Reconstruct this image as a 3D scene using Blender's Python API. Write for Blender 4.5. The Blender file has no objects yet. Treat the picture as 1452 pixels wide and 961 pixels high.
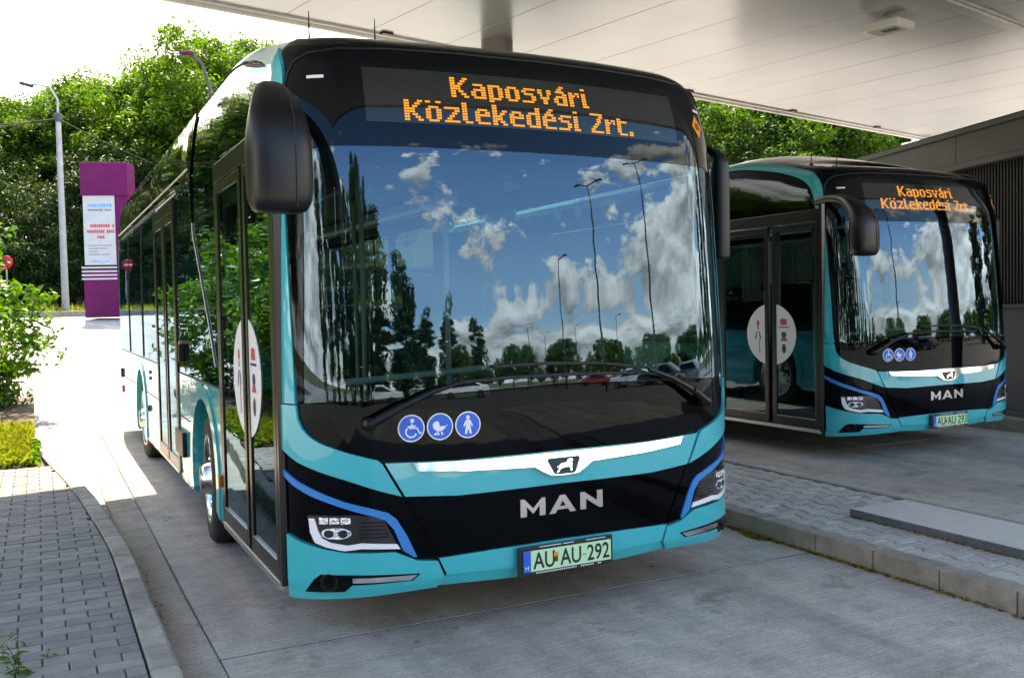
import bpy, bmesh, math, random
import numpy as np
from mathutils import Vector, Matrix
from mathutils.geometry import delaunay_2d_cdt
from math import radians as R, sin, cos, pi
random.seed(7)
sc = bpy.context.scene
COL = sc.collection

# ------------------------------------------------------------------ camera
cam = bpy.data.cameras.new('camera'); cam.sensor_width = 36; cam.lens = 36*1330/1452
cam.clip_start = .05; cam.clip_end = 3000
co = bpy.data.objects.new('camera', cam); COL.objects.link(co); sc.camera = co
_rt = Vector((0.89208233, -0.45142754, -0.02005709)); _up = Vector((0.03403951, 0.02287372, 0.9991587)); _fw = Vector((0.45058897, 0.89201456, -0.03577162))
_m = Matrix((_rt, _up, -_fw)).transposed().to_4x4(); _m.translation = (-2.251856, -3.908033, 1.506125)
co.matrix_world = _m

# ------------------------------------------------------------------ light
SUN = Vector((.045, .56, 1)).normalized()
sl = bpy.data.lights.new('sun', 'SUN'); sl.energy = 4.2; sl.angle = R(.55); sl.color = (1, .935, .84)
so = bpy.data.objects.new('sun', sl); COL.objects.link(so)
so.rotation_euler = (-SUN).to_track_quat('-Z', 'Y').to_euler(); so.location = (0, 20, 40)
sc.view_settings.view_transform = 'Standard'; sc.view_settings.look = 'None'
sc.view_settings.exposure = 2.08; sc.view_settings.gamma = 1
if hasattr(sc.view_settings, 'use_white_balance'):   # camera set for open shade, as in the photograph
    sc.view_settings.use_white_balance = True; sc.view_settings.white_balance_temperature = 8100; sc.view_settings.white_balance_tint = 11
sc.cycles.max_bounces = 10; sc.cycles.diffuse_bounces = 5; sc.cycles.glossy_bounces = 6; sc.cycles.transparent_max_bounces = 24
sc.cycles.sample_clamp_indirect = 8; sc.cycles.caustics_reflective = False; sc.cycles.caustics_refractive = False
sc.cycles.use_denoising = True

W = bpy.data.worlds.new('World'); sc.world = W; W.use_nodes = True
def build_world():
    nt = W.node_tree; N = nt.nodes; L = nt.links; N.clear()
    out = N.new('ShaderNodeOutputWorld'); bg = N.new('ShaderNodeBackground'); bg.inputs[1].default_value = .15
    L.new(bg.outputs[0], out.inputs[0])
    sky = N.new('ShaderNodeTexSky'); sky.sky_type = 'NISHITA'; sky.sun_disc = False
    sky.sun_elevation = math.asin(SUN.z); sky.sun_rotation = math.atan2(SUN.x, SUN.y)
    sky.dust_density = .6; sky.ozone_density = 2.2; sky.air_density = 1.0
    hs = N.new('ShaderNodeHueSaturation'); hs.inputs['Saturation'].default_value = 1.22; hs.inputs['Value'].default_value = 1.3; L.new(sky.outputs[0], hs.inputs['Color'])
    tc = N.new('ShaderNodeTexCoord')
    sep = N.new('ShaderNodeSeparateXYZ'); L.new(tc.outputs['Generated'], sep.inputs[0])
    def math_(op, a, b=None, c=None):
        n = N.new('ShaderNodeMath'); n.operation = op
        for i, v in enumerate((a, b, c)):
            if v is None: continue
            if isinstance(v, (int, float)): n.inputs[i].default_value = v
            else: L.new(v, n.inputs[i])
        return n.outputs[0]
    mp = N.new('ShaderNodeMapping'); mp.inputs['Scale'].default_value = (1, 1, 2.1); mp.inputs['Location'].default_value = (.35, .1, .62)
    L.new(tc.outputs['Generated'], mp.inputs[0])
    n1 = N.new('ShaderNodeTexNoise'); n1.inputs['Scale'].default_value = 5.6; n1.inputs['Detail'].default_value = 11; n1.inputs['Roughness'].default_value = .60
    L.new(mp.outputs[0], n1.inputs[0])
    n0 = N.new('ShaderNodeTexNoise'); n0.inputs['Scale'].default_value = 1.6; n0.inputs['Detail'].default_value = 2
    L.new(mp.outputs[0], n0.inputs[0])
    # more cover low down and round the sun side (+Y)
    low = N.new('ShaderNodeMapRange'); low.inputs[1].default_value = 0; low.inputs[2].default_value = .5; low.inputs[3].default_value = .145; low.inputs[4].default_value = -.045
    L.new(sep.outputs[2], low.inputs[0])
    sun_side = N.new('ShaderNodeMapRange'); sun_side.inputs[1].default_value = .1; sun_side.inputs[2].default_value = .9; sun_side.inputs[3].default_value = 0; sun_side.inputs[4].default_value = .16
    L.new(sep.outputs[1], sun_side.inputs[0])
    top = N.new('ShaderNodeMapRange'); top.inputs[1].default_value = .72; top.inputs[2].default_value = .95; top.inputs[3].default_value = 0; top.inputs[4].default_value = .16; L.new(sep.outputs[2], top.inputs[0])
    ax = math_('ABSOLUTE', sep.outputs[0]); side = N.new('ShaderNodeMapRange'); side.inputs[1].default_value = .72; side.inputs[2].default_value = .95; side.inputs[3].default_value = 0; side.inputs[4].default_value = .12; L.new(ax, side.inputs[0])
    topside = math_('ADD', top.outputs[0], side.outputs[0])  # cloud added overhead and to both sides, to whiten the blue skylight
    d = math_('ADD', math_('ADD', math_('ADD', math_('MULTIPLY', n1.outputs[0], .75), math_('MULTIPLY', n0.outputs[0], .32)), topside), math_('ADD', low.outputs[0], sun_side.outputs[0]))
    ramp = N.new('ShaderNodeMapRange'); ramp.interpolation_type = 'SMOOTHSTEP'
    ramp.inputs[1].default_value = .60; ramp.inputs[2].default_value = .645; ramp.inputs[3].default_value = 0; ramp.inputs[4].default_value = 1
    L.new(d, ramp.inputs[0])
    # thick cores are greyer, rims and tops bright
    mp2 = N.new('ShaderNodeMapping'); mp2.inputs['Scale'].default_value = (1, 1, 2.1); mp2.inputs['Location'].default_value = (.35, .1, .665)
    L.new(tc.outputs['Generated'], mp2.inputs[0])
    n2 = N.new('ShaderNodeTexNoise'); n2.inputs['Scale'].default_value = 5.6; n2.inputs['Detail'].default_value = 7; n2.inputs['Roughness'].default_value = .5
    L.new(mp2.outputs[0], n2.inputs[0])
    dd = math_('SUBTRACT', n1.outputs[0], n2.outputs[0])
    br = N.new('ShaderNodeMapRange'); br.inputs[1].default_value = -.10; br.inputs[2].default_value = .12; br.inputs[3].default_value = 3.6; br.inputs[4].default_value = 11
    L.new(dd, br.inputs[0])
    cc = N.new('ShaderNodeMix'); cc.data_type = 'RGBA'; cc.inputs[6].default_value = (0, 0, 0, 1); cc.inputs[7].default_value = (1, .98, .96, 1)
    cc.inputs[0].default_value = 1
    vm = N.new('ShaderNodeVectorMath'); vm.operation = 'SCALE'; vm.inputs[0].default_value = (.97, .985, 1.0); L.new(br.outputs[0], vm.inputs['Scale'])
    mix = N.new('ShaderNodeMix'); mix.data_type = 'RGBA'; L.new(ramp.outputs[0], mix.inputs[0]); L.new(hs.outputs[0], mix.inputs[6]); L.new(vm.outputs[0], mix.inputs[7])
    L.new(mix.outputs[2], bg.inputs[0])
build_world()

# ------------------------------------------------------------------ materials
def newmat(name):
    m = bpy.data.materials.new(name); m.use_nodes = True
    return m, m.node_tree, m.node_tree.nodes['Principled BSDF']
def setp(b, **k):
    names = dict(col='Base Color', rough='Roughness', metal='Metallic', coat='Coat Weight', crough='Coat Roughness', cior='Coat IOR', ior='IOR', spec='Specular IOR Level', emi='Emission Color', es='Emission Strength', trans='Transmission Weight', alpha='Alpha')
    for n, v in k.items():
        if n in ('col', 'emi'): v = (*v, 1)
        b.inputs[names[n]].default_value = v
def noise_node(nt, scale, detail=4, rough=.55, coord='Object', vec=None, mscale=None):
    n = nt.nodes.new('ShaderNodeTexNoise'); n.inputs['Scale'].default_value = scale; n.inputs['Detail'].default_value = detail; n.inputs['Roughness'].default_value = rough
    if vec is None:
        t = nt.nodes.new('ShaderNodeTexCoord'); vec = t.outputs[coord]
    if mscale:
        mp = nt.nodes.new('ShaderNodeMapping'); mp.inputs['Scale'].default_value = mscale; nt.links.new(vec, mp.inputs[0]); vec = mp.outputs[0]
    nt.links.new(vec, n.inputs['Vector']); return n.outputs[0]
def ramp_node(nt, fac, stops):
    r = nt.nodes.new('ShaderNodeValToRGB'); nt.links.new(fac, r.inputs[0]); e = r.color_ramp.elements
    while len(e) < len(stops): e.new(.5)
    for i, (p, c) in enumerate(stops): e[i].position = p; e[i].color = (*c, 1) if len(c) == 3 else c
    return r.outputs[0]
def mixc(nt, fac, a, b, mode='MIX'):
    m = nt.nodes.new('ShaderNodeMix'); m.data_type = 'RGBA'; m.blend_type = mode
    for s, v in ((0, fac), (6, a), (7, b)):
        if isinstance(v, (int, float)): m.inputs[s].default_value = v
        elif isinstance(v, tuple): m.inputs[s].default_value = (*v, 1) if len(v) == 3 else v
        else: nt.links.new(v, m.inputs[s])
    return m.outputs[2]
def bump(nt, b, h, strength=.3, dist=.01, inp='Normal'):
    n = nt.nodes.new('ShaderNodeBump'); n.inputs['Strength'].default_value = strength; n.inputs['Distance'].default_value = dist
    nt.links.new(h, n.inputs['Height']); nt.links.new(n.outputs[0], b.inputs[inp]); return n
def simple(name, col, rough=.5, metal=0., nz=0., nscale=20, **k):
    m, nt, b = newmat(name); setp(b, col=col, rough=rough, metal=metal, **k)
    if nz:
        f = noise_node(nt, nscale)
        lo = tuple(c*(1-nz) for c in col); hi = tuple(min(1, c*(1+nz)) for c in col)
        nt.links.new(ramp_node(nt, f, [(.3, lo), (.7, hi)]), b.inputs['Base Color'])
    return m
M = {}
def paint(name, col, rough=.3, wave=.12):
    m, nt, b = newmat(name); setp(b, col=col, rough=rough, spec=.25, coat=1., crough=.015, cior=1.58)
    f = noise_node(nt, 2.2, 2)
    bp = bump(nt, b, f, wave, .02, 'Coat Normal')
    g = noise_node(nt, 60, 5, .7); du = noise_node(nt, 5, 7, .7)
    fm = nt.nodes.new('ShaderNodeMath'); fm.operation = 'MULTIPLY'; fm.inputs[1].default_value = .03; nt.links.new(du, fm.inputs[0])
    nt.links.new(mixc(nt, fm.outputs[0], col, (.22, .20, .17)), b.inputs['Base Color'])
    nt.links.new(ramp_node(nt, g, [(.35, (.01, .01, .01)), (.8, (.05, .05, .05))]), b.inputs['Coat Roughness'])
    return m
M['teal'] = paint('teal_paint', (.0, .42, .475))
M['blue'] = paint('blue_trim_paint', (.0, .20, .56))
def blackgloss():
    m, nt, b = newmat('black_gloss'); setp(b, col=(.002, .002, .0025), rough=.02, ior=1.33); b.inputs['Specular Tint'].default_value = (.66, .86, 1, 1)  # blue specular tint deepens the colour of the sky mirrored here
    bump(nt, b, noise_node(nt, 2.2, 2), .10, .02); return m
M['black'] = blackgloss(); M['blacklow'] = blackgloss(); setp(M['blacklow'].node_tree.nodes['Principled BSDF'], col=(.0012, .0012, .0014), ior=1.25)
M['chrome'] = simple('chrome', (.9, .9, .9), .09, 1.)
M['letter'] = simple('brushed_letter', (.72, .72, .72), .22, 1.)
def plastic():
    m, nt, b = newmat('black_plastic'); setp(b, col=(.005, .005, .0065), rough=.36, spec=.35)
    bump(nt, b, noise_node(nt, 320, 3), .12, .002); return m
M['plastic'] = plastic()
M['darkmetal'] = simple('dark_frame', (.009, .008, .007), .25, 0)
M['rubber'] = simple('rubber', (.018, .018, .018), .75, 0, .3, 40)
M['alu'] = simple('aluminium', (.6, .6, .6), .32, 1., .15, 30)
M['rimalu'] = simple('polished_rim', (.55, .55, .55), .20, 1., .12, 10)
M['liner'] = simple('dark_liner', (.006, .006, .007), .8)
M['interior'] = simple('interior_grey', (.05, .068, .068), .6, 0, .15, 6)
M['dash'] = simple('dashboard_grey', (.03, .032, .032), .55, 0, .2, 12)
M['seatcloth'] = simple('seat_cloth', (.035, .10, .12), .85, 0, .6, 60)
M['pole'] = simple('grab_pole_paint', (.55, .62, .60), .25)
M['white'] = simple('white_vinyl', (.78, .78, .80), .35)
M['stickerblue'] = simple('blue_vinyl', (.0, .115, .60), .35)
M['red'] = simple('red_vinyl', (.55, .01, .02), .35)
M['darkprint'] = simple('dark_print', (.03, .03, .07), .5)
M['redprint'] = simple('red_print', (.5, .05, .08), .5)
M['orange'] = simple('orange_vinyl', (.85, .28, .0), .4)
M['amberlens'] = simple('amber_lens', (.6, .16, .01), .2)
M['plategreen'] = simple('green_plate', (.50, .78, .46), .3)
M['plateblack'] = simple('plate_black', (.01, .01, .012), .4)
M['lamphousing'] = simple('lamp_housing', (.012, .012, .014), .2, 0, coat=1.)
M['lens'] = simple('lamp_reflector', (.92, .92, .94), .10, 1.)
bump(M['lens'].node_tree, M['lens'].node_tree.nodes['Principled BSDF'], noise_node(M['lens'].node_tree, 70, 2), 1., .02)
def emitm(name, col, s):
    m, nt, b = newmat(name); setp(b, col=(.02, .02, .02), emi=col, es=s); return m
M['drl'] = simple('drl_white', (.82, .82, .84), .18, 0, coat=1.)
M['led'] = emitm('amber_led', (1., .36, .0), .32)
def glass(name, tint, ior, wave=.02):
    m, nt, b = newmat(name); nt.nodes.remove(b); out = nt.nodes['Material Output']
    tr = nt.nodes.new('ShaderNodeBsdfTransparent'); tr.inputs[0].default_value = (*tint, 1)
    gl = nt.nodes.new('ShaderNodeBsdfGlossy'); gl.inputs['Roughness'].default_value = .0; gl.inputs[0].default_value = (.56, .79, 1, 1)   # reflections tinted blue, so the mirrored sky looks deeper
    fr = nt.nodes.new('ShaderNodeFresnel'); 
    bf = nt.nodes.new('ShaderNodeNewGeometry'); ml = nt.nodes.new('ShaderNodeMath'); ml.operation = 'MULTIPLY_ADD'; ml.inputs[1].default_value = 1/ior-ior; ml.inputs[2].default_value = ior
    nt.links.new(bf.outputs['Backfacing'], ml.inputs[0]); nt.links.new(ml.outputs[0], fr.inputs[0])   # same reflectance from either side
    f = noise_node(nt, 2.6, 2, .5)
    bn = nt.nodes.new('ShaderNodeBump'); bn.inputs['Strength'].default_value = wave; bn.inputs['Distance'].default_value = .05; nt.links.new(f, bn.inputs['Height'])
    nt.links.new(bn.outputs[0], gl.inputs['Normal'])
    mx = nt.nodes.new('ShaderNodeMixShader'); nt.links.new(fr.outputs[0], mx.inputs[0]); nt.links.new(tr.outputs[0], mx.inputs[1]); nt.links.new(gl.outputs[0], mx.inputs[2])
    nt.links.new(mx.outputs[0], out.inputs[0]); return m
M['glass'] = glass('windscreen_glass', (.24, .33, .325), 1.88)
M['sideglass'] = glass('side_glass', (.26, .35, .33), 1.62, .02)
def displaymat():
    m, nt, b = newmat('display_glass'); setp(b, rough=.02, ior=1.45)
    t = nt.nodes.new('ShaderNodeTexCoord')
    w = nt.nodes.new('ShaderNodeTexWave'); w.bands_direction = 'Z'; w.inputs['Scale'].default_value = 38; nt.links.new(t.outputs['Object'], w.inputs[0])
    nt.links.new(ramp_node(nt, w.outputs['Fac'], [(.3, (.004, .008, .008)), (.8, (.016, .028, .026))]), b.inputs['Base Color']); return m
M['display'] = displaymat()

def concrete_road(name, lo, hi, ridge=True):
    m, nt, b = newmat(name); setp(b, rough=.82)
    t = nt.nodes.new('ShaderNodeTexCoord'); g = nt.nodes.new('ShaderNodeNewGeometry'); P = g.outputs['Position']
    big = noise_node(nt, .55, 5, .6, vec=P); mid = noise_node(nt, 5, 6, .65, vec=P); fine = noise_node(nt, 130, 4, .7, vec=P)
    streak = noise_node(nt, 3.0, 5, .7, vec=P, mscale=(1.2, 14, 1)); lane = noise_node(nt, .9, 4, .6, vec=P, mscale=(2.6, .35, 1))
    c = ramp_node(nt, big, [(.3, lo), (.7, hi)])
    c = mixc(nt, .75, c, ramp_node(nt, mid, [(.25, (.66, .66, .67)), (.75, (1.25, 1.24, 1.22))]), 'MULTIPLY')
    c = mixc(nt, .8, c, ramp_node(nt, lane, [(.3, (.62, .61, .61)), (.62, (1.12, 1.12, 1.12))]), 'MULTIPLY')
    c = mixc(nt, .28, c, ramp_node(nt, streak, [(.3, (.72, .72, .72)), (.7, (1.22, 1.22, 1.22))]), 'MULTIPLY')
    grit = noise_node(nt, 45, 6, .75, vec=P); c = mixc(nt, .7, c, ramp_node(nt, grit, [(.32, (.66, .66, .66)), (.5, (1, 1, 1)), (.7, (1.25, 1.25, 1.25))]), 'MULTIPLY')
    c = mixc(nt, .8, c, ramp_node(nt, fine, [(.3, (.6, .6, .6)), (.7, (1.35, 1.35, 1.35))]), 'MULTIPLY')
    hf = noise_node(nt, 30, 3, .6, vec=P, mscale=(.12, 1.6, 1))
    c = mixc(nt, .38, c, ramp_node(nt, hf, [(.35, (.70, .70, .70)), (.65, (1.22, 1.22, 1.22))]), 'MULTIPLY')
    st = noise_node(nt, 1.9, 6, .75, vec=P); c = mixc(nt, 1, c, ramp_node(nt, st, [(.57, (1, 1, 1)), (.66, (.64, .62, .60))]), 'MULTIPLY')
    # tyre marks and oil spots
    vo = nt.nodes.new('ShaderNodeTexVoronoi'); vo.inputs['Scale'].default_value = 2.3; nt.links.new(P, vo.inputs[0])
    c = mixc(nt, 1, c, ramp_node(nt, vo.outputs['Distance'], [(.03, (.55, .52, .5)), (.06, (1, 1, 1))]), 'MULTIPLY')
    nt.links.new(c, b.inputs['Base Color'])
    h = mixc(nt, .5, fine, noise_node(nt, 26, 3, .6, vec=P, mscale=(.08, 1, 1)) if ridge else mid)
    bump(nt, b, h, .75, .006); return m
M['road'] = concrete_road('brushed_concrete', (.41, .355, .30), (.53, .465, .40))
M['lot'] = concrete_road('pale_concrete', (.30, .29, .28), (.36, .35, .33), False)
M['gutter'] = concrete_road('gutter_concrete', (.34, .295, .25), (.46, .405, .35), False)
def stone(name, lo, hi, var=.25, fs=160):
    m, nt, b = newmat(name); setp(b, rough=.85)
    g = nt.nodes.new('ShaderNodeNewGeometry'); P = g.outputs['Position']; oi = nt.nodes.new('ShaderNodeObjectInfo')
    mid = noise_node(nt, 7, 5, .65, vec=P); fine = noise_node(nt, fs, 3, .7, vec=P)
    c = ramp_node(nt, mid, [(.3, lo), (.7, hi)])
    c = mixc(nt, .7, c, ramp_node(nt, fine, [(.3, (.66, .66, .66)), (.7, (1.3, 1.3, 1.3))]), 'MULTIPLY')
    c = mixc(nt, 1, c, ramp_node(nt, oi.outputs['Random'], [(0, (1-var,)*3), (1, (1+var, 1+var, 1+var*.95))]), 'MULTIPLY')
    nt.links.new(c, b.inputs['Base Color']); bump(nt, b, fine, .5, .003); return m
M['paver'] = stone('grey_paver', (.19, .178, .17), (.265, .248, .235), .2)
M['paver2'] = stone('island_paver', (.36, .325, .285), (.46, .42, .375), .12)
M['kerb'] = stone('kerb_concrete', (.23, .205, .17), (.38, .35, .305), .16)
M['kerbdark'] = stone('worn_kerb', (.19, .165, .135), (.33, .295, .25), .12)
M['slabtop'] = stone('pale_slab', (.50, .465, .42), (.56, .525, .48), .03)
M['granite'] = stone('blue_granite', (.07, .08, .10), (.11, .12, .145), .05, 60)
M['joint'] = simple('joint_sand', (.06, .056, .048), .95, 0, .5, 40)
M['soil'] = simple('soil', (.09, .065, .04), .95, 0, .6, 25)
def ceiling():
    m, nt, b = newmat('ceiling_metal'); setp(b, rough=.30, metal=.45, coat=.35, crough=.15)
    g = nt.nodes.new('ShaderNodeNewGeometry'); P = g.outputs['Position']
    f = noise_node(nt, .5, 4, .6, vec=P); f2 = noise_node(nt, 9, 5, .7, vec=P)
    c = ramp_node(nt, f, [(.3, (.345, .365, .375)), (.7, (.425, .445, .455))])
    nt.links.new(c, b.inputs['Base Color'])
    bump(nt, b, noise_node(nt, .8, 2, .5, vec=P), .10, .05); return m
M['ceiling'] = ceiling()
M['lampwhite'] = simple('lamp_white', (.82, .82, .80), .4)
M['fascia'] = simple('fascia_white', (.78, .78, .76), .4, 0, .08, 3)
M['bluewall'] = simple('blue_grey_panel', (.085, .10, .125), .45, 0, .12, 3)
M['greybeam'] = simple('grey_beam', (.13, .13, .135), .4, 0, .10, 3)
M['slat'] = simple('dark_slat', (.022, .02, .02), .5, 0, .3, 8)
M['column'] = simple('column_grey', (.20, .19, .18), .35, 0, .15, 4)
M['purple'] = simple('purple_panel', (.12, .006, .075), .5, 0, .15, 4, spec=.15)
M['signwhite'] = simple('sign_white', (.42, .44, .47), .5, 0, .06, 6)
M['bark'] = simple('bark', (.10, .085, .065), .9, 0, .5, 12)
M['polegrey'] = simple('concrete_pole', (.36, .36, .37), .7, 0, .15, 6)
M['postdark'] = simple('dark_post', (.05, .05, .055), .5, 0, .2, 6)
M['cable'] = simple('cable', (.02, .02, .02), .6)
def leafmat(name, dark, light, gloss=.35, tl=.45):
    m, nt, b = newmat(name); setp(b, rough=gloss, spec=.22)
    a = nt.nodes.new('ShaderNodeAttribute'); a.attribute_name = 'tint'; oi = nt.nodes.new('ShaderNodeObjectInfo')
    c = ramp_node(nt, a.outputs['Fac'], [(.0, dark), (1., light)])
    c = mixc(nt, 1, c, ramp_node(nt, oi.outputs['Random'], [(0, (.78, .85, .8)), (1, (1.2, 1.12, 1.0))]), 'MULTIPLY')
    nt.links.new(c, b.inputs['Base Color'])
    tr = nt.nodes.new('ShaderNodeBsdfTranslucent'); c2 = mixc(nt, 1, c, (1.25, 1.5, .45, 1), 'MULTIPLY'); nt.links.new(c2, tr.inputs[0])
    mx = nt.nodes.new('ShaderNodeMixShader'); mx.inputs[0].default_value = tl
    nt.links.new(b.outputs[0], mx.inputs[1]); nt.links.new(tr.outputs[0], mx.inputs[2]); nt.links.new(mx.outputs[0], nt.nodes['Material Output'].inputs[0]); return m
M['leaf'] = leafmat('broad_leaf', (.025, .068, .008), (.125, .22, .018), .5, .5)
M['leafdark'] = leafmat('dark_needle', (.014, .034, .011), (.045, .088, .022), .5, .25)
M['laurel'] = leafmat('laurel_leaf', (.03, .08, .008), (.13, .24, .02), .35, .5)
M['weedleaf'] = leafmat('weed_leaf', (.07, .17, .02), (.14, .30, .04), .5, .4)
M['grass'] = leafmat('grass_blade', (.085, .12, .012), (.30, .28, .05), .6, .45)
M['dryleaf'] = leafmat('dry_leaf', (.14, .07, .012), (.50, .27, .02), .6, .2)
def groundm():
    m, nt, b = newmat('grass_ground'); setp(b, rough=.95); g = nt.nodes.new('ShaderNodeNewGeometry'); P = g.outputs['Position']
    f = noise_node(nt, 1.4, 8, .7, vec=P); f2 = noise_node(nt, 18, 5, .7, vec=P)
    c = ramp_node(nt, f, [(.3, (.045, .06, .015)), (.5, (.09, .10, .03)), (.72, (.16, .13, .06))])
    c = mixc(nt, .8, c, ramp_node(nt, f2, [(.3, (.5, .5, .5)), (.7, (1.4, 1.4, 1.4))]), 'MULTIPLY')
    nt.links.new(c, b.inputs['Base Color']); bump(nt, b, f2, 1, .06); return m
M['ground'] = groundm()

# ------------------------------------------------------------------ helpers
def link(o, parent=None):
    COL.objects.link(o)
    if parent is not None: o.parent = parent
    return o
def tag(o, label=None, cat=None, group=None, kind=None):
    if label: o['label'] = label
    if cat: o['category'] = cat
    if group: o['group'] = group
    if kind: o['kind'] = kind
    return o
def empty(name, loc=(0, 0, 0), rz=0, label=None, cat=None, group=None, kind=None):
    o = bpy.data.objects.new(name, None); o.empty_display_size = .2; o.location = loc; o.rotation_euler = (0, 0, rz); link(o)
    return tag(o, label, cat, group, kind)
def kids(o): return [c for c in bpy.data.objects if c.parent == o]
def copy_tree(o, parent=None, kd=None):
    if kd is None:
        kd = {}
        for c in bpy.data.objects:
            if c.parent: kd.setdefault(c.parent.name, []).append(c)
    c = o.copy(); COL.objects.link(c); c.parent = parent
    for ch in kd.get(o.name, []): copy_tree(ch, c, kd)
    return c
class MB:
    def __init__(s): s.v = []; s.f = []; s.sm = []
    def add(s, v, f, smooth=False):
        n = len(s.v); s.v += [tuple(p) for p in v]; s.f += [tuple(i+n for i in q) for q in f]; s.sm += [smooth]*len(f); return s
    def box(s, c, d, rot=None, bev=0.):
        x, y, z = (a/2 for a in d); c = Vector(c)
        if bev:
            bm = bmesh.new(); bmesh.ops.create_cube(bm, size=1)
            for v in bm.verts: v.co = Vector((v.co.x*d[0], v.co.y*d[1], v.co.z*d[2]))
            bmesh.ops.bevel(bm, geom=bm.edges[:], offset=bev, segments=2, affect='EDGES', profile=.6)
            vs = [v.co.copy() for v in bm.verts]; bm.verts.index_update(); fs = [[v.index for v in f.verts] for f in bm.faces]; bm.free()
        else:
            vs = [Vector((a*x, b*y, e*z)) for a in (-1, 1) for b in (-1, 1) for e in (-1, 1)]
            fs = [(0, 1, 3, 2), (4, 6, 7, 5), (0, 4, 5, 1), (2, 3, 7, 6), (0, 2, 6, 4), (1, 5, 7, 3)]
        if rot is not None: vs = [rot @ v for v in vs]
        return s.add([v+c for v in vs], fs)
    def tube(s, pts, r, n=8, cap=True, flat=1.):
        pts = [Vector(p) for p in pts]; rr = r if isinstance(r, (list, tuple)) else [r]*len(pts); vs = []; up0 = None
        for i, p in enumerate(pts):
            t = (pts[min(i+1, len(pts)-1)]-pts[max(i-1, 0)]).normalized()
            if up0 is None: up0 = Vector((0, 0, 1)) if abs(t.z) < .9 else Vector((0, 1, 0))
            a = t.cross(up0).normalized(); b = a.cross(t).normalized(); up0 = b
            vs += [p+(a*cos(2*pi*k/n)+b*sin(2*pi*k/n)*flat)*rr[i] for k in range(n)]
        fs = [(i*n+k, i*n+(k+1) % n, (i+1)*n+(k+1) % n, (i+1)*n+k) for i in range(len(pts)-1) for k in range(n)]
        s.add(vs, fs, True)
        if cap: s.add(vs[:n], [tuple(range(n))[::-1]]); s.add(vs[-n:], [tuple(range(n))])
        return s
    def lathe(s, prof, c, axis='X', n=32, smooth=True):
        c = Vector(c); vs = []
        for a, r in prof:
            for k in range(n):
                q = 2*pi*k/n; u, w = r*cos(q), r*sin(q)
                vs.append(c+(Vector((a, u, w)) if axis == 'X' else Vector((u, w, a)) if axis == 'Z' else Vector((u, a, w))))
        s.add(vs, [(i*n+k, i*n+(k+1) % n, (i+1)*n+(k+1) % n, (i+1)*n+k) for i in range(len(prof)-1) for k in range(n)], smooth); return s
    def prism(s, poly, fa, fb):
        n = len(poly); va = [fa(p) for p in poly]; vb = [fb(p) for p in poly]
        s.add(va+vb, [tuple(range(n)), tuple(range(2*n-1, n-1, -1))]+[(k, k+n, (k+1) % n+n, (k+1) % n) for k in range(n)]); return s
    def build(s, name, mat, parent=None, loc=None):
        me = bpy.data.meshes.new(name); me.from_pydata(s.v, [], s.f); me.materials.append(M[mat] if isinstance(mat, str) else mat)
        me.polygons.foreach_set('use_smooth', s.sm); me.update()
        bm = bmesh.new(); bm.from_mesh(me); bmesh.ops.recalc_face_normals(bm, faces=bm.faces); bm.to_mesh(me); bm.free()
        o = bpy.data.objects.new(name, me); link(o, parent)
        if loc: o.location = loc
        return o
def text_mesh(body, size=1., fat=0.):
    cu = bpy.data.curves.new('t', 'FONT'); cu.body = body; cu.size = size; cu.resolution_u = 3; cu.offset = fat
    o = bpy.data.objects.new('t', cu); COL.objects.link(o); bpy.context.view_layer.update()
    me = bpy.data.meshes.new_from_object(o.evaluated_get(bpy.context.evaluated_depsgraph_get()))
    bpy.data.objects.remove(o); bpy.data.curves.remove(cu)
    v = [tuple(p.co) for p in me.vertices]; f = [tuple(p.vertices) for p in me.polygons]; bpy.data.meshes.remove(me)
    return v, f

# ------------------------------------------------------------------ bus skin: plan curve (s) by height (t)
def bez(P0,P1,P2,P3,n):
    t=np.linspace(0,1,n)[:,None]
    return (1-t)**3*P0+3*t*(1-t)**2*P1+3*t*t*(1-t)*P2+t**3*P3
_x=np.linspace(0,.9,40); A=np.stack([_x,.04+.095*_x**2],1)
P0=A[-1];T=np.array([1,.19*.9]);T/=np.hypot(*T);P3=np.array([1.275,.52])
B=bez(P0,P0+T*.20,P3-np.array([0,.22]),P3,60)[1:]
C=bez(np.array([1.275,9.55]),np.array([1.275,9.75]),np.array([1.2,9.86]),np.array([1.0,9.88]),20)
TAB=np.concatenate([A,B,C,[[0,9.92]]])
SL=np.concatenate([[0],np.cumsum(np.hypot(*np.diff(TAB,axis=0).T))])
S_SIDE=SL[len(A)+len(B)-1]
def plan(s):
    a=abs(s); x=np.interp(a,SL,TAB[:,0]); y=np.interp(a,SL,TAB[:,1]); return np.array([x if s>=0 else -x,y])
def pnorm(s,h=1.2e-2):
    d=plan(s+h)-plan(s-h); d/=np.hypot(*d); return np.array([d[1],-d[0]])
ZT=np.array([0,.2,.27,.4,1.0,1.3,1.6,2.0,2.4,2.6,2.68,2.75,2.80])
RT=np.array([.05,.02,.0,0,.0,.012,.035,.065,.10,.125,.135,.15,.17])
ET=np.array([.03,.008,0,0,0,0,0,.003,.018,.05,.07,.11,.18])
def slopes(X,F):
    h=np.diff(X);d=np.diff(F)/h;m=np.zeros(len(X));m[0]=d[0];m[-1]=d[-1]
    for i in range(1,len(X)-1):
        m[i]=0 if d[i-1]*d[i]<=0 else (h[i-1]+h[i])/(h[i-1]/d[i]+h[i]/d[i-1])
    return m
RM=slopes(ZT,RT);EM=slopes(ZT,ET)
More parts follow.
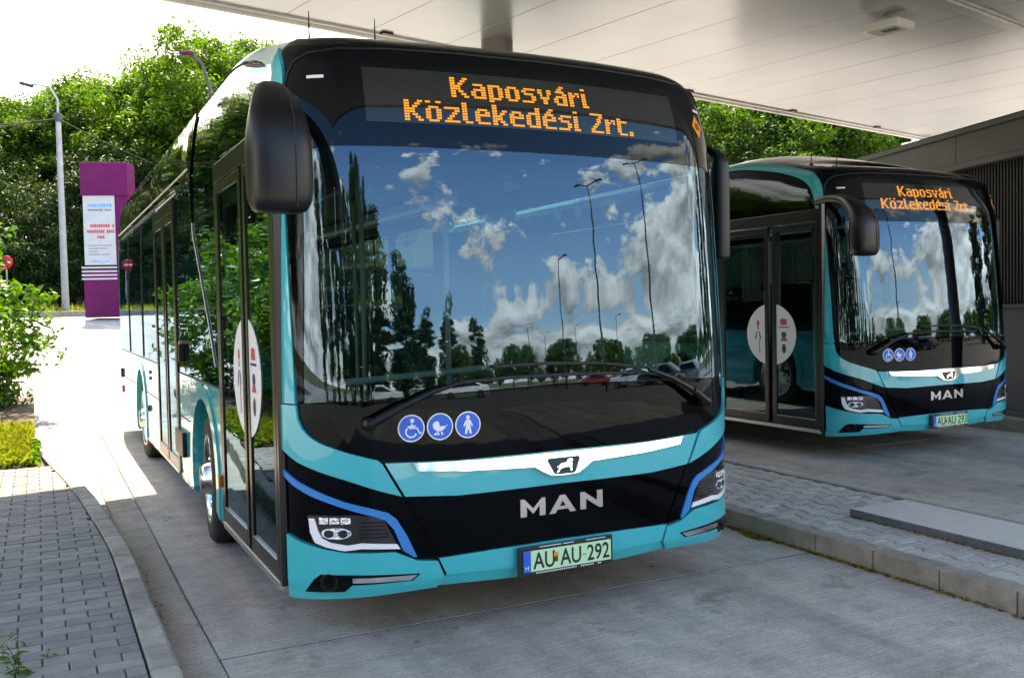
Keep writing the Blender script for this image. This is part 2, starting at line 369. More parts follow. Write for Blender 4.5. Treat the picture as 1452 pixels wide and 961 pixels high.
def herm(z,F,M):
    i=int(min(max(np.searchsorted(ZT,z)-1,0),len(ZT)-2));h=ZT[i+1]-ZT[i];u=(z-ZT[i])/h
    return (2*u**3-3*u*u+1)*F[i]+(u**3-2*u*u+u)*h*M[i]+(-2*u**3+3*u*u)*F[i+1]+(u**3-u*u)*h*M[i+1]
def sm(a,b,x):
    u=min(max((x-a)/(b-a),0),1);return u*u*(3-2*u)
def S(s,z,o=0.):
    p=plan(s);n=pnorm(s);a=abs(s); p=p+n*(o-herm(z,ET,EM))
    return np.array([p[0],p[1]+herm(z,RT,RM)*(1-sm(1.0,2.4,a)),z+.2*sm(1.2,2.9,a)*sm(2.3,2.8,z)])
def Sv(s, t, o=0.): return Vector([float(a) for a in S(s, t, o)])
def Sn(s, t, h=.012):
    a = Sv(s+h, t)-Sv(s-h, t); t2 = min(t+h, 2.8); b = Sv(s, t2)-Sv(s, t2-2*h); return a.cross(b).normalized()
def sY(y): return -(S_SIDE+y-.52)
def inside(p, poly):
    c = False; n = len(poly); j = n-1
    for i in range(n):
        a, b = poly[i], poly[j]
        if (a[1] > p[1]) != (b[1] > p[1]) and p[0] < (b[0]-a[0])*(p[1]-a[1])/(b[1]-a[1])+a[0]: c = not c
        j = i
    return c
def dist(p, poly):
    d = 9; n = len(poly)
    for i in range(n):
        a, b = poly[i], poly[(i+1) % n]; vx, vy = b[0]-a[0], b[1]-a[1]; L = vx*vx+vy*vy or 1e-9
        u = max(0, min(1, ((p[0]-a[0])*vx+(p[1]-a[1])*vy)/L)); d = min(d, math.hypot(p[0]-a[0]-u*vx, p[1]-a[1]-u*vy))
    return d
def panel(name, poly, mat, parent=None, off=0., th=.008, sp=.05, spx=None, mirror=False, pos=None, tilt=None):
    """A plate cut to a polygon on the skin, pushed out by off, with a rim th deep; pos overrides the skin mapping."""
    if mirror: poly = [(-a, b) for a, b in poly]
    area = sum(poly[i][0]*poly[(i+1) % len(poly)][1]-poly[(i+1) % len(poly)][0]*poly[i][1] for i in range(len(poly)))
    if area < 0: poly = poly[::-1]
    spx = spx or sp; B = []
    for i, a in enumerate(poly):
        b = poly[(i+1) % len(poly)]; n = max(1, math.ceil(max(abs(b[0]-a[0])/spx, abs(b[1]-a[1])/sp)-1e-6))
        B += [(a[0]+(b[0]-a[0])*k/n, a[1]+(b[1]-a[1])*k/n) for k in range(n)]
    xs = [p[0] for p in B]; ys = [p[1] for p in B]; pts = list(B)
    nx = max(1, int((max(xs)-min(xs))/spx)); ny = max(1, int((max(ys)-min(ys))/sp)); mn = .35*min(sp, spx)
    for i in range(1, nx+1):
        for j in range(1, ny+1):
            p = (min(xs)+(i-.5)*(max(xs)-min(xs))/nx, min(ys)+(j-.5)*(max(ys)-min(ys))/ny)
            if inside(p, B) and dist(p, B) > mn: pts.append(p)
    vs, _, fs, ov, _, _ = delaunay_2d_cdt([Vector(p) for p in pts], [], [list(range(len(B)))], 1, 1e-6)
    F = pos if pos else Sv
    if tilt:
        F0 = F; F = lambda s, t, o: F0(s, t, o+tilt[0]*(tilt[1]-t))
    V = [F(v.x, v.y, off) for v in vs]
    def N_(s, t):
        if not tilt: return Sn(s, t)
        h = .012; return (F(s+h, t, off)-F(s-h, t, off)).cross(F(s, t+h, off)-F(s, t-h, off)).normalized()
    NN = [N_(v.x, v.y) for v in vs] if not pos else None
    faces = [tuple(f) for f in fs]
    edge = {}
    for f in faces:
        for k in range(len(f)): edge[(f[k], f[(k+1) % len(f)])] = 1
    be = [e for e in edge if (e[1], e[0]) not in edge]
    n0 = len(V); back = {}
    if th:
        for e in be:
            for q in e:
                if q not in back: back[q] = len(V); V.append(F(vs[q].x, vs[q].y, off-th))
        faces += [(e[1], e[0], back[e[0]], back[e[1]]) for e in be]
    me = bpy.data.meshes.new(name); me.from_pydata([tuple(v) for v in V], [], faces); me.materials.append(M[mat] if isinstance(mat, str) else mat)
    nf = len(fs); me.polygons.foreach_set('use_smooth', [True]*len(faces)); me.update()
    if not pos:
        ln = []
        for p in me.polygons:
            if p.index < nf: ln += [tuple(NN[v]) for v in p.vertices]
            else: ln += [tuple(p.normal)]*len(p.vertices)
        me.normals_split_custom_set(ln)
    o = bpy.data.objects.new(name, me); link(o, parent); return o
def crv(pts, n=4):
    out = []
    for i in range(len(pts)-1):
        p0 = pts[max(i-1, 0)]; p1 = pts[i]; p2 = pts[i+1]; p3 = pts[min(i+2, len(pts)-1)]
        for k in range(n):
            u = k/n; out.append(tuple(.5*(2*p1[j]+(p2[j]-p0[j])*u+(2*p0[j]-5*p1[j]+4*p2[j]-p3[j])*u*u+(3*p1[j]-p0[j]-3*p2[j]+p3[j])*u**3) for j in (0, 1)))
    return out+[pts[-1]]
ARCH_IN = [(-1.404, 1.9), (-1.406, 2.2), (-1.415, 2.38), (-1.445, 2.505), (-1.53, 2.612), (-1.72, 2.68), (-2.1, 2.718), (-3.0, 2.735)]
ARCH_OUT = [(-3.0, 2.79), (-2.2, 2.79), (-1.75, 2.772), (-1.52, 2.738), (-1.39, 2.675), (-1.335, 2.585), (-1.325, 2.48), (-1.325, 2.35), (-1.315, 2.0)]
def mir(half): # half outline from centre line to centre line, given for s<0
    return half+[(-a, b) for a, b in half[::-1]]
def ribbon(name, pts, r, mat, parent, off=0., n=6, close=False):
    P = [Sv(a, b, off) for a, b in pts]; return MB().tube(P+([P[0]] if close else []), r, n).build(name, mat, parent)
def on_skin(name, v, f, mat, parent, fn, off, th=0.):
    n = len(v); V = [Sv(*fn(p), off) for p in v]; F = [tuple(q) for q in f]
    if th:
        V += [Sv(*fn(p), off-th) for p in v]; cnt = {}
        for q in F:
            for k in range(len(q)): cnt[(q[k], q[(k+1) % len(q)])] = 1
        F += [(b, a, a+n, b+n) for a, b in cnt if (b, a) not in cnt]
    m = MB(); m.add(V, F); return m.build(name, mat, parent)

def arc(cx, cy, r, a0, a1, n): return [(cx+r*cos(a0+(a1-a0)*k/n), cy+r*sin(a0+(a1-a0)*k/n)) for k in range(n+1)]
K_ = {
'K': ['XX...XX', 'XX..XX.', 'XX.XX..', 'XXXX...', 'XXXX...', 'XX.XX..', 'XX..XX.', 'XX...XX'],
'a': ['', '', '.XXXX.', '....XX', '.XXXXX', 'XX..XX', 'XX..XX', '.XXXXX'],
'p': ['', '', 'XXXXX.', 'XX..XX', 'XX..XX', 'XX..XX', 'XX..XX', 'XXXXX.', 'XX....'],
'o': ['', '', '.XXXX.', 'XX..XX', 'XX..XX', 'XX..XX', 'XX..XX', '.XXXX.'],
's': ['', '', '.XXXXX', 'XX....', '.XXXX.', '....XX', '....XX', 'XXXXX.'],
'v': ['', '', 'XX..XX', 'XX..XX', '.X..X.', '.XXXX.', '..XX..', '..XX..'],
'á': ['...XX.', '..XX..', '.XXXX.', '....XX', '.XXXXX', 'XX..XX', 'XX..XX', '.XXXXX'],
'r': ['', '', 'XX.XX', 'XXX.X', 'XX...', 'XX...', 'XX...', 'XX...'],
'i': ['XX.', '', 'XX.', 'XX.', 'XX.', 'XX.', 'XX.', 'XXX'],
'ö': ['XX..XX', '', '.XXXX.', 'XX..XX', 'XX..XX', 'XX..XX', 'XX..XX', '.XXXX.'],
'z': ['', '', 'XXXXXX', '....XX', '...XX.', '..XX..', '.XX...', 'XXXXXX'],
'l': ['XX..', 'XX..', 'XX..', 'XX..', 'XX..', 'XX..', 'XX..', '.XXX'],
'e': ['', '', '.XXXX.', 'XX..XX', 'XXXXXX', 'XX....', 'XX....', '.XXXXX'],
'k': ['XX....', 'XX....', 'XX..XX', 'XX.XX.', 'XXXX..', 'XXXX..', 'XX.XX.', 'XX..XX'],
'd': ['....XX', '....XX', '.XXXXX', 'XX..XX', 'XX..XX', 'XX..XX', 'XX..XX', '.XXXXX'],
'é': ['...XX.', '..XX..', '.XXXX.', 'XX..XX', 'XXXXXX', 'XX....', 'XX....', '.XXXXX'],
'Z': ['XXXXXX', '....XX', '...XX.', '...XX.', '..XX..', '.XX...', 'XX....', 'XXXXXX'],
't': ['', 'XX...', 'XXXXX', 'XX...', 'XX...', 'XX...', 'XX...', '.XXXX'],
'.': ['', '', '', '', '', '', 'XX', 'XX'], ' ': ['...']}
def led_line(body, s0, z0, name, parent, dx=.01285, dz=.01285):
    m = MB(); c = 0
    for ch in body:
        g = K_[ch]
        for r, row in enumerate(g):
            for k, x in enumerate(row):
                if x == 'X':
                    s = s0+(c+k)*dx; z = z0-r*dz
                    m.add([Sv(s+a*dx*.44, z+b*dz*.37, .0035) for a, b in ((-1, -1), (1, -1), (1, 1), (-1, 1))], [(0, 1, 2, 3)])
        c += max(len(r) for r in g)+1
    return m.build(name, 'led', parent)

bus_ = empty('city_bus', (0, 0, 0))
def build_bus(B):
    # ---- closed inner liner and roof
    t_ = [2.30, 2.4, 2.5, 2.6, 2.65, 2.7, 2.74, 2.77, 2.80]
    ss = sorted(set([0]+[round(x, 3) for x in np.linspace(0, 1.0, 12)]+[round(x, 3) for x in np.linspace(1.0, 1.6, 20)]+[round(x, 3) for x in np.linspace(1.6, 3.2, 14)]+[round(x, 3) for x in np.linspace(3.2, 10.2, 14)]+[round(x, 3) for x in np.linspace(10.2, float(SL[-1])-.005, 16)]))
    ss = [-x for x in ss[::-1] if x > 0]+ss
    m = MB(); n = len(ss); rows = []
    for t in t_: rows.append([Sv(s, t, -.012) for s in ss])
    ring = rows[-1]
    for u in (.06, .14, .25, .4, .6, .8, 1.):
        r = []
        for p in ring:
            y = min(max(p.y, 1.0), 9.4); zc = 2.868+.27*sm(.45, 1.9, p.y); k = 1-(1-u)**2.6
            r.append(Vector((p.x*(1-u), p.y*(1-u)+y*u, p.z+(zc-p.z)*k)))
        rows.append(r)
    m.add([p for r in rows for p in r], [(i*n+k, i*n+k+1, (i+1)*n+k+1, (i+1)*n+k) for i in range(len(rows)-1) for k in range(n-1)], True)
    roof = m.build('roof', 'black', B)
    # dark structure behind the outer plates (below the windows), with wheel openings
    def liner(poly, mirror=False): return panel('side_frame', poly, 'liner', B, -.03, .01, .12, .3, mirror)
    fr = mir([(0, .26), (-1.30, .24), (-1.40, .24), (-1.40, .85), (-1.30, 1.05), (0, 1.09)])
    panel('front_frame', fr, 'liner', B, -.022, .01, .08)
    # ---- front plates
    Lg = [(-1.289, 1.08), (-1.298, 1.311), (-1.301, 1.632), (-1.308, 1.954), (-1.318, 2.15), (-1.325, 2.393), (-1.322, 2.50), (-1.304, 2.60), (-1.262, 2.655), (-1.18, 2.690), (-1.0, 2.710), (-.75, 2.722), (-.42, 2.724), (0, 2.724)]
    # upper black display glass, outline from clear top edge up
    up = [(0, 2.245), (-.6, 2.246), (-1.10, 2.243), (-1.17, 2.228), (-1.196, 2.19), (-1.205, 2.1), (-1.222, 1.63), (-1.243, 1.31), (-1.249, 1.17), (-1.249, 1.095), (-1.285, 1.09)]+Lg[1:]
    panel('windscreen_surround', mir(up), 'black', B, -.001, .01, .04)
    dsp = panel('destination_display', [(-.893, 2.357), (.86, 2.357), (.86, 2.618), (-.893, 2.618)], 'display', B, .0015, .003, .05)
    tag(led_line('Kaposvári', -.468, 2.590, 'led_text', dsp), kind='stuff'); tag(led_line('Közlekedési Zrt.', -.706, 2.464, 'led_text', dsp), kind='stuff')
    for s in (-1, 1):
        lb = panel('maker_label', [(s*1.13-.045, 2.562), (s*1.13+.045, 2.562), (s*1.13+.045, 2.577), (s*1.13-.045, 2.577)], 'white', B, .003, .002)
    dm = panel('warning_diamond', [(1.020, 2.475), (1.080, 2.410), (1.140, 2.475), (1.080, 2.540)], 'orange', B, .003, .002)
    for k in range(3): panel('diamond_bar', [(1.056+k*.018, 2.455), (1.064+k*.018, 2.455), (1.064+k*.018, 2.495), (1.056+k*.018, 2.495)], 'darkprint', dm, .0045, .001)
    ribbon('windscreen_seal', Lg[3:]+[(-a, b) for a, b in Lg[3:-1][::-1]], .006, 'plastic', B, .002)
    ws = [(0, 1.123), (-.36, 1.113), (-.70, 1.103), (-.95, 1.095), (-1.11, 1.09), (-1.248, 1.085), (-1.247, 1.31), (-1.226, 1.63), (-1.209, 2.1), (-1.20, 2.19), (-1.172, 2.232), (-1.10, 2.247), (-.6, 2.25), (0, 2.249)]
    panel('windscreen', mir(ws), 'glass', B, -.004, 0, .04)
    lowp = [(0, 1.117), (-.36, 1.107), (-.70, 1.097), (-.95, 1.089), (-1.11, 1.084), (-1.286, 1.077), (-1.278, 1.015), (-1.256, .972), (-1.219, .937), (-1.161, .906), (-1.054, .868), (-.909, .826), (-.79, .812), (-.54, .803), (0, .800)]
    lp = panel('lower_front_glass', mir(lowp), 'blacklow', B, -.002, .01, .045)
    for mi in (False, True):
        panel('corner_collar', [(-1.403, 1.074), (-1.398, .887), (-1.39, .868), (-1.291, .818), (-1.165, .775), (-1.057, .741), (-.901, .682), (-.808, .652), (-.893, .804), (-.912, .822), (-1.054, .864), (-1.161, .902), (-1.219, .933), (-1.258, .969), (-1.281, 1.013), (-1.288, 1.074)], 'teal', B, .012, .03, .035, mirror=mi)
        panel('corner_pillar', [(-1.403, 1.080), (-1.403, 1.57)]+crv(ARCH_IN)+[(-6, 2.735), (sY(9.5), 2.735), (sY(9.5), 2.79), (-6, 2.79)]+crv(ARCH_OUT)+[(-1.306, 1.6), (-1.297, 1.080)], 'teal', B, .006, .02, .035, .07, mirror=mi)
        # headlamp surround
        panel('headlamp_surround', [(-1.392, .857), (-1.374, .489), (-1.289, .464), (-1.175, .440), (-1.066, .423), (-.844, .413), (-.742, .363), (-.652, .353), (-.800, .643), (-.90, .674), (-1.057, .733), (-1.165, .767), (-1.291, .810)], 'blacklow', B, .0, .02, .04, mirror=mi)
        panel('blue_trim', [(-1.393, .776), (-1.293, .729), (-1.168, .68), (-1.06, .64), (-.956, .61), (-.872, .582), (-.835, .552), (-.789, .472), (-.744, .371), (-.758, .369), (-.807, .404), (-.847, .504), (-.884, .548), (-.936, .571), (-1.019, .597), (-1.114, .63), (-1.228, .669), (-1.324, .71), (-1.39, .747)], 'blue', B, .010, .012, .035, mirror=mi)
        hl = panel('headlight', [(-1.244, .577), (-1.02, .581), (-.926, .57), (-.889, .545), (-.822, .412), (-1.066, .424), (-1.175, .440), (-1.222, .463)], 'lamphousing', B, .006, .006, .04, mirror=mi)
        panel('daytime_light', [(-1.233, .565), (-1.204, .565), (-1.187, .51), (-1.168, .478), (-1.13, .459), (-1.055, .446), (-.992, .454), (-.835, .438), (-.820, .414), (-.992, .429), (-1.066, .421), (-1.152, .438), (-1.204, .457), (-1.227, .504)], 'drl', hl, .012, .006, .03, mirror=mi)
        sg = -1 if not mi else 1
        for k in range(3): panel('lamp_reflector', [(-1.182+k*.050, .541), (-1.139+k*.050, .543), (-1.139+k*.050, .570), (-1.182+k*.050, .571)], 'lens', hl, .010, .004, .03, mirror=mi)
        panel('lamp_reflector', [(-1.105+.070*cos(2*pi*k/20), .499+.026*sin(2*pi*k/20)) for k in range(20)], 'lens', hl, .009, .003, .03, mirror=mi)
        for dx_ in (-.032, .032):
            panel('lamp_lens', [(-1.105+dx_+.022*cos(2*pi*k/14), .499+.018*sin(2*pi*k/14)) for k in range(14)], 'lamphousing', hl, .013, .003, .03, mirror=mi)
        for k in range(5): panel('lamp_louvre', [(-1.0, .475+k*.017), (-.862-k*.008, .470+k*.017), (-.864-k*.008, .476+k*.017), (-1.0, .481+k*.017)], 'plastic', hl, .010, .003, .04, mirror=mi)
        # bumper corner with fog lamp
        bc = panel('bumper_corner', [(-1.372, .180), (-1.124, .196), (-.907, .204), (-.649, .213), (-.616, .264), (-.646, .340), (-.741, .352), (-.844, .401), (-1.066, .412), (-1.175, .430), (-1.289, .454), (-1.376, .479)], 'teal', B, .010, .03, .03, mirror=mi)
        fg = panel('fog_recess', [(-1.262, .226), (-1.214, .289), (-1.179, .314), (-1.037, .312), (-.73, .293), (-.766, .264), (-1.038, .266), (-1.069, .235)], 'black', B, .013, .003, .03, mirror=mi)
        pc = Sv(sg*1.142, .276, .0); nn = Sn(sg*1.142, .276)
        q = nn.to_track_quat('X', 'Z').to_matrix()
        lamp = MB(); tmp = MB().lathe([(.004, .0), (.006, .018), (.012, .030), (.008, .034), (.0, .035)], (0, 0, 0), 'X', 20); lamp.add([q @ Vector(v)+pc for v in tmp.v], tmp.f, True); lamp.build('fog_lamp', 'plastic', fg)
        ring = MB(); tmp = MB().lathe([(.0, .042), (.012, .041), (.012, .037), (.0, .036)], (0, 0, 0), 'X', 24); ring.add([q @ Vector(v)+pc for v in tmp.v], tmp.f, True); ring.build('fog_ring', 'plastic', fg)
        panel('fog_trim', [(-1.035, .298), (-.745, .289), (-.775, .268), (-1.035, .276)], 'chrome', fg, .016, .003, .03, mirror=mi)
    # centre plate, chrome strip, emblem
    def snap(l): return l
    cp = [(0, .800), (-.54, .795), (-.79, .803), (-.880, .806), (-.792, .650), (-.54, .634), (0, .640)]
    panel('centre_panel', mir(cp), 'teal', B, .006, .03, .04, tilt=(.03, .80))
    ch = panel('chrome_strip', mir([(0, .793), (-.4, .791), (-.758, .800), (-.734, .763), (-.5, .746), (-.16, .735), (-.115, .708), (-.075, .688), (0, .684)]), 'chrome', B, .014, .012, .025, tilt=(.17, .80))
    em = panel('emblem', [(-.082, .768), (.082, .768), (.088, .758), (.058, .697), (.045, .690), (-.045, .690), (-.058, .697), (-.088, .758)], 'black', B, .020, .008, .02, tilt=(.17, .80))
    lion = [(-.052, .700), (-.040, .700), (-.028, .715), (-.005, .722), (.022, .722), (.027, .702), (.037, .702), (.036, .722), (.041, .735), (.036, .742), (.045, .752), (.042, .760), (.028, .762), (.015, .757), (.008, .744), (-.022, .742), (-.036, .730), (-.046, .728), (-.044, .723), (-.032, .722)]
    panel('lion_badge', lion, 'letter', em, .024, .003, .02, tilt=(.17, .80))
    gr = panel('grille_panel', mir([(0, .635), (-.54, .629), (-.788, .643), (-.640, .357), (-.37, .366), (0, .372)]), 'blacklow', B, .002, .02, .05)
    for name, parts in (('M', [[(-.233, .497), (-.233, .582), (-.212, .582), (-.166, .535), (-.120, .582), (-.100, .582), (-.100, .497), (-.132, .497), (-.132, .545), (-.166, .509), (-.200, .545), (-.200, .497)]]),
                        ('A', [[(-.080, .497), (-.020, .583), (.010, .583), (.070, .497), (.036, .497), (.024, .514), (-.034, .514), (-.046, .497)]]),
                        ('N', [[(.094, .499), (.094, .584), (.118, .584), (.192, .535), (.192, .584), (.226, .584), (.226, .499), (.204, .499), (.128, .549), (.128, .499)]])):
        for p in parts: l_ = panel('badge_letter', p, 'letter', B, .012, .010, .02)
        if name == 'A': panel('letter_hollow', [(-.022, .530), (.012, .530), (-.005, .556)], 'black', l_, .0125, .001, .02)
    panel('bumper_centre', mir([(0, .367), (-.37, .361), (-.640, .351), (-.605, .272), (-.3, .262), (0, .262)]), 'teal', B, .008, .02, .03)
    panel('bumper_lip', mir([(0, .2595), (-.3, .2595), (-.605, .2695), (-.637, .218), (-.278, .205), (0, .205)]), 'teal', B, -.004, .03, .03)
    # ---- pictogram stickers
    def disc(cx, cz, r, n=40): return [(cx+r*cos(2*pi*k/n), cz+r*sin(2*pi*k/n)) for k in range(n)]
    for i, cx in enumerate((-.755, -.620, -.485)):
        st = panel('pictogram_sticker', disc(cx, .957, .0625), 'white', B, .0005, .001, .04)
        panel('blue_disc', disc(cx, .957, .0565), 'stickerblue', st, .0015, .0008, .04)
        def g(l): panel('symbol', [(cx+a*.0565, .957+b*.0565) for a, b in l], 'white', st, .0028, .001, .03)
        def ring(x, y, r, a0, a1, w): return arc(x, y, r, a0, a1, 14)+arc(x, y, r-w, a1, a0, 14)
        if i == 0:
            g(arc(.08, .62, .17, 0, 2*pi-.4, 12)); g([(-.02, .42), (.10, .42), (.10, -.02), (-.02, -.02)]); g([(-.30, .20), (.36, .24), (.36, .12), (-.30, .06)])
            g([(-.18, -.04), (.42, -.04), (.66, -.50), (.86, -.40), (.80, -.32), (.70, -.37), (.50, .06), (-.18, .06)]); g(ring(-.02, -.28, .50, pi*.75, pi*1.88, .13))
        elif i == 1:
            g([(-.05, .02), (.62, .06), (.66, .12), (.58, .12), (.50, .0), (.30, -.24), (.05, -.36), (-.25, -.36), (-.50, -.20), (-.62, .05), (-.60, .26), (-.44, .42), (-.20, .46), (-.08, .36)])
            for x in (-.42, -.16, .16): g(disc_ := [(x+.11*cos(a*pi/5), -.60+.09*sin(a*pi/5)) for a in range(10)])
            g([(-.26, -.40), (-.12, -.40), (-.32, -.58), (-.42, -.56)]); g([(.02, -.40), (.16, -.40), (.22, -.56), (.10, -.56)])
        else:
            g(arc(0, .62, .17, 0, 2*pi-.4, 12)); g([(-.10, .44), (.10, .44), (.22, .36), (.42, -.08), (.32, -.14), (.16, .14), (.30, -.74), (.12, -.74), (0, -.26), (-.12, -.74), (-.30, -.74), (-.16, .14), (-.32, -.14), (-.42, -.08), (-.22, .36)])
    # ---- wipers
    for mi in (1, -1):
        p = [(-.95, .991), (-.80, 1.065), (-.66, 1.125), (-.52, 1.160)] if mi == 1 else [(.905, .975), (.80, 1.045), (.66, 1.115), (.50, 1.170)]
        arm = MB().tube([Sv(a, b, .055) for a, b in p[:2]], [.022, .020], 8).tube([Sv(a, b, .050) for a, b in p[1:]], [.017, .013, .009], 8).build('wiper', 'plastic', B)
        MB().lathe([(-.03, .0), (-.03, .028), (.02, .030), (.035, .018), (.036, 0)], Sv(*p[0], .035), 'Y', 16).build('wiper_pivot', 'plastic', arm)
        bl = [(-.56, 1.155), (-.28, 1.168), (.05, 1.168), (.42, 1.155)] if mi == 1 else [(.52, 1.175), (.2, 1.215), (-.1, 1.225), (-.36, 1.222)]
        MB().tube([Sv(a, b, .030) for a, b in bl], .009, 6).build('wiper_blade', 'rubber', arm)
        MB().tube([Sv(a, b, .012) for a, b in bl], .005, 6).build('wiper_rubber', 'rubber', arm)
    # ---- number plate
    y0 = float(S(0, .3)[1])-.030
    pl = MB().box((0, y0+.004, .289), (.528, .014, .142), bev=.004).build('number_plate', 'plateblack', B)
    MB().box((.006, y0-.0055, .289), (.488, .006, .100), bev=.001).build('plate_face', 'plategreen', pl)
    MB().box((-.220, y0-.0072, .289), (.040, .005, .100), bev=.001).build('plate_band', 'stickerblue', pl)
    mm = MB()
    for k, w in enumerate((.12, .06, .11)): mm.add([(-.15+k*.13+a*w, y0-.0045, .3505+b*.0035) for a, b in ((0, 0), (1, 0), (1, 1), (0, 1))], [(0, 1, 2, 3)])
    for k in range(34):
        if k in (21, 22, 30, 31): continue
        mm.add([(-.17+k*.0108+a*.007, y0-.0045, .2265+b*.0065) for a, b in ((0, 0), (1, 0), (1, 1), (0, 1))], [(0, 1, 2, 3)])
    tag(mm.build('frame_print', 'white', pl), kind='stuff')
    v, f = text_mesh('H', .05); MB().add([(a*.6-.232, y0-.0105, b*.6+.250) for a, b, c in v], f).build('country_letter', 'white', pl)
    MB().lathe([(-.0005, .0), (-.0005, .014), (.0005, .014)], (.0, 0, 0), 'Y', 12).build('crest', 'orange', pl).location = (-.062, y0-.0095, .305)
    MB().box((-.062, y0-.0095, .283), (.018, .002, .022)).build('crest', 'ground', pl)
    # ---- mirrors
    def mirror_(sx):
        if sx < 0: path = [(-1.25, .50, 2.44, .028, .030), (-1.29, .36, 2.452, .032, .034), (-1.325, .20, 2.445, .038, .038), (-1.352, .06, 2.415, .052, .044), (-1.370, -.05, 2.362, .080, .056), (-1.381, -.13, 2.295, .100, .072), (-1.387, -.185, 2.225, .116, .088), (-1.39, -.21, 2.14, .124, .095), (-1.39, -.215, 2.03, .126, .095), (-1.39, -.215, 1.945, .122, .092), (-1.39, -.215, 1.905, .108, .080), (-1.39, -.215, 1.886, .085, .055), (-1.39, -.215, 1.882, .0, .0)]
        else: path = [(1.22, .66, 2.44, .016, .018), (1.29, .65, 2.44, .017, .019), (1.345, .61, 2.425, .019, .021), (1.375, .56, 2.385, .024, .028), (1.385, .52, 2.33, .040, .046), (1.387, .52, 2.24, .046, .052), (1.387, .52, 1.98, .046, .052), (1.387, .52, 1.80, .044, .050), (1.387, .52, 1.755, .036, .042), (1.387, .52, 1.745, .0, .0)]
        Q = crv([p[:2] for p in path], 3); zz = crv([(p[2], 0) for p in path], 3); ab = crv([(p[3], p[4]) for p in path], 3)
        pts = [Vector((q[0], q[1], z_[0])) for q, z_ in zip(Q, zz)]; mr = MB(); n = 24; vs = []
        for i, p in enumerate(pts):
            t = (pts[min(i+1, len(pts)-1)]-pts[max(i-1, 0)]).normalized(); ux = Vector((1, 0, 0)) if sx < 0 else Vector((1, 0, 0)); 
            if abs(t.x) > .8: ux = Vector((0, 0, 1))
            ux = (ux-t*ux.dot(t)).normalized(); uy = t.cross(ux); a, e = ab[i]; a = max(a, 0); e = max(e, 0)
            for k in range(n):
                q = 2*pi*k/n; cs, sn = cos(q), sin(q); pw = .62
                vs.append(p+ux*a*math.copysign(abs(cs)**pw, cs)+uy*e*math.copysign(abs(sn)**pw, sn))
        mr.add(vs, [(i*n+k, i*n+(k+1) % n, (i+1)*n+(k+1) % n, (i+1)*n+k) for i in range(len(pts)-1) for k in range(n)], True)
        o = mr.build('wing_mirror', 'plastic', B)
        c = Vector((-1.39, -.215, 2.06)) if sx < 0 else Vector((1.387, .52, 2.0)); rot = Matrix.Rotation(0, 3, 'Z')
        if sx < 0: MB().tube([(-1.345, -.305, 1.90), (-1.345, -.312, 2.0), (-1.345, -.309, 2.12), (-1.343, -.283, 2.24), (-1.340, -.225, 2.32)], .0022, 4).build('mirror_seam', 'rubber', o)
        MB().box(c+Vector((0, .0965 if sx < 0 else .0525, 0)), (.19 if sx < 0 else .07, .006, .26), bev=.002).build('mirror_glass', 'chrome', o)
    mirror_(-1); mirror_(1)
    # ---- left (door) side, X = -1.275
    X0 = -1.275
    def side_xyz(y, z, o=0.): return Vector((-(1.275-float(herm(min(z, 2.8), ET, EM))+o), y, z))
    def dbox(name, y0_, y1_, z0, z1, mat, parent, x=-1.268, w=.035, bev=.004):
        return MB().box((x, (y0_+y1_)/2, (z0+z1)/2), (w, y1_-y0_, z1-z0), bev=bev).build(name, mat, parent)
    def leaf(y0_, y1_, zt, name='door_leaf', zb=.245):
        lf = dbox(name, y0_, y0_+.055, zb, zt, 'darkmetal', B)
        dbox('leaf_edge', y1_-.055, y1_, zb, zt, 'darkmetal', lf); dbox('leaf_edge', y0_+.0555, y1_-.0555, zt-.06, zt, 'darkmetal', lf)
        dbox('leaf_foot', y0_+.0555, y1_-.0555, zb, zb+.085, 'darkmetal', lf)
        dbox('sill_trim', y0_+.056, y1_-.056, zb+.087, zb+.092, 'alu', lf, -1.283, .012, .001)
        MB().add([(-1.277, a, b) for a, b in ((y0_+.05, zb+.08), (y1_-.05, zb+.08), (y1_-.05, zt-.055), (y0_+.05, zt-.055))], [(0, 1, 2, 3)]).build('door_pane', 'sideglass', lf)
        MB().tube([(-1.24, y0_+.12, .6), (-1.22, y0_+.12, .7), (-1.22, y0_+.12, 1.5), (-1.24, y0_+.12, 1.6)], .014, 8).build('door_rail', 'pole', lf)
        return lf
    dbox('door_post', .405, .445, .23, 2.44, 'darkmetal', B, -1.262, .045)
    dbox('door_post', 1.905, 1.955, .23, 2.40, 'darkmetal', B, -1.262, .045)
    dbox('door_header', .4465, 1.9035, 2.262, 2.375, 'darkmetal', B, -1.262, .055)
    dbox('door_sill', .4465, 1.9035, .205, .240, 'alu', B, -1.275, .03, .003)
    for a, b in ((.450, 1.090), (1.150, 1.900)):
        lf = leaf(a, b, 2.255)
        # half of the round white notice
        cy, cz, ry, rz = 1.12, 1.155, .36, .315
        if a < 1: pl_ = [(cy-.075, cz-rz*.975), (cy-.075, cz+rz*.975)]+[(cy-ry*sin(q), cz+rz*cos(q)) for q in np.linspace(.22, pi-.22, 24)]
        else: pl_ = [(cy+.075, cz-rz*.975), (cy+.075, cz+rz*.975)]+[(cy+ry*sin(q), cz+rz*cos(q)) for q in np.linspace(.22, pi-.22, 24)]
        st = MB().prism(pl_, lambda p: (-1.279, p[0], p[1]), lambda p: (-1.281, p[0], p[1])).build('round_notice', 'white', lf)
        def pr_(l, mt, nm='notice_print'): MB().prism([(q[0], q[1]) for q in l], lambda p: (-1.2812, p[0], p[1]), lambda p: (-1.2830, p[0], p[1])).build(nm, mt, st)
        sg = -1 if a < 1 else 1; c0 = cy+sg*.19
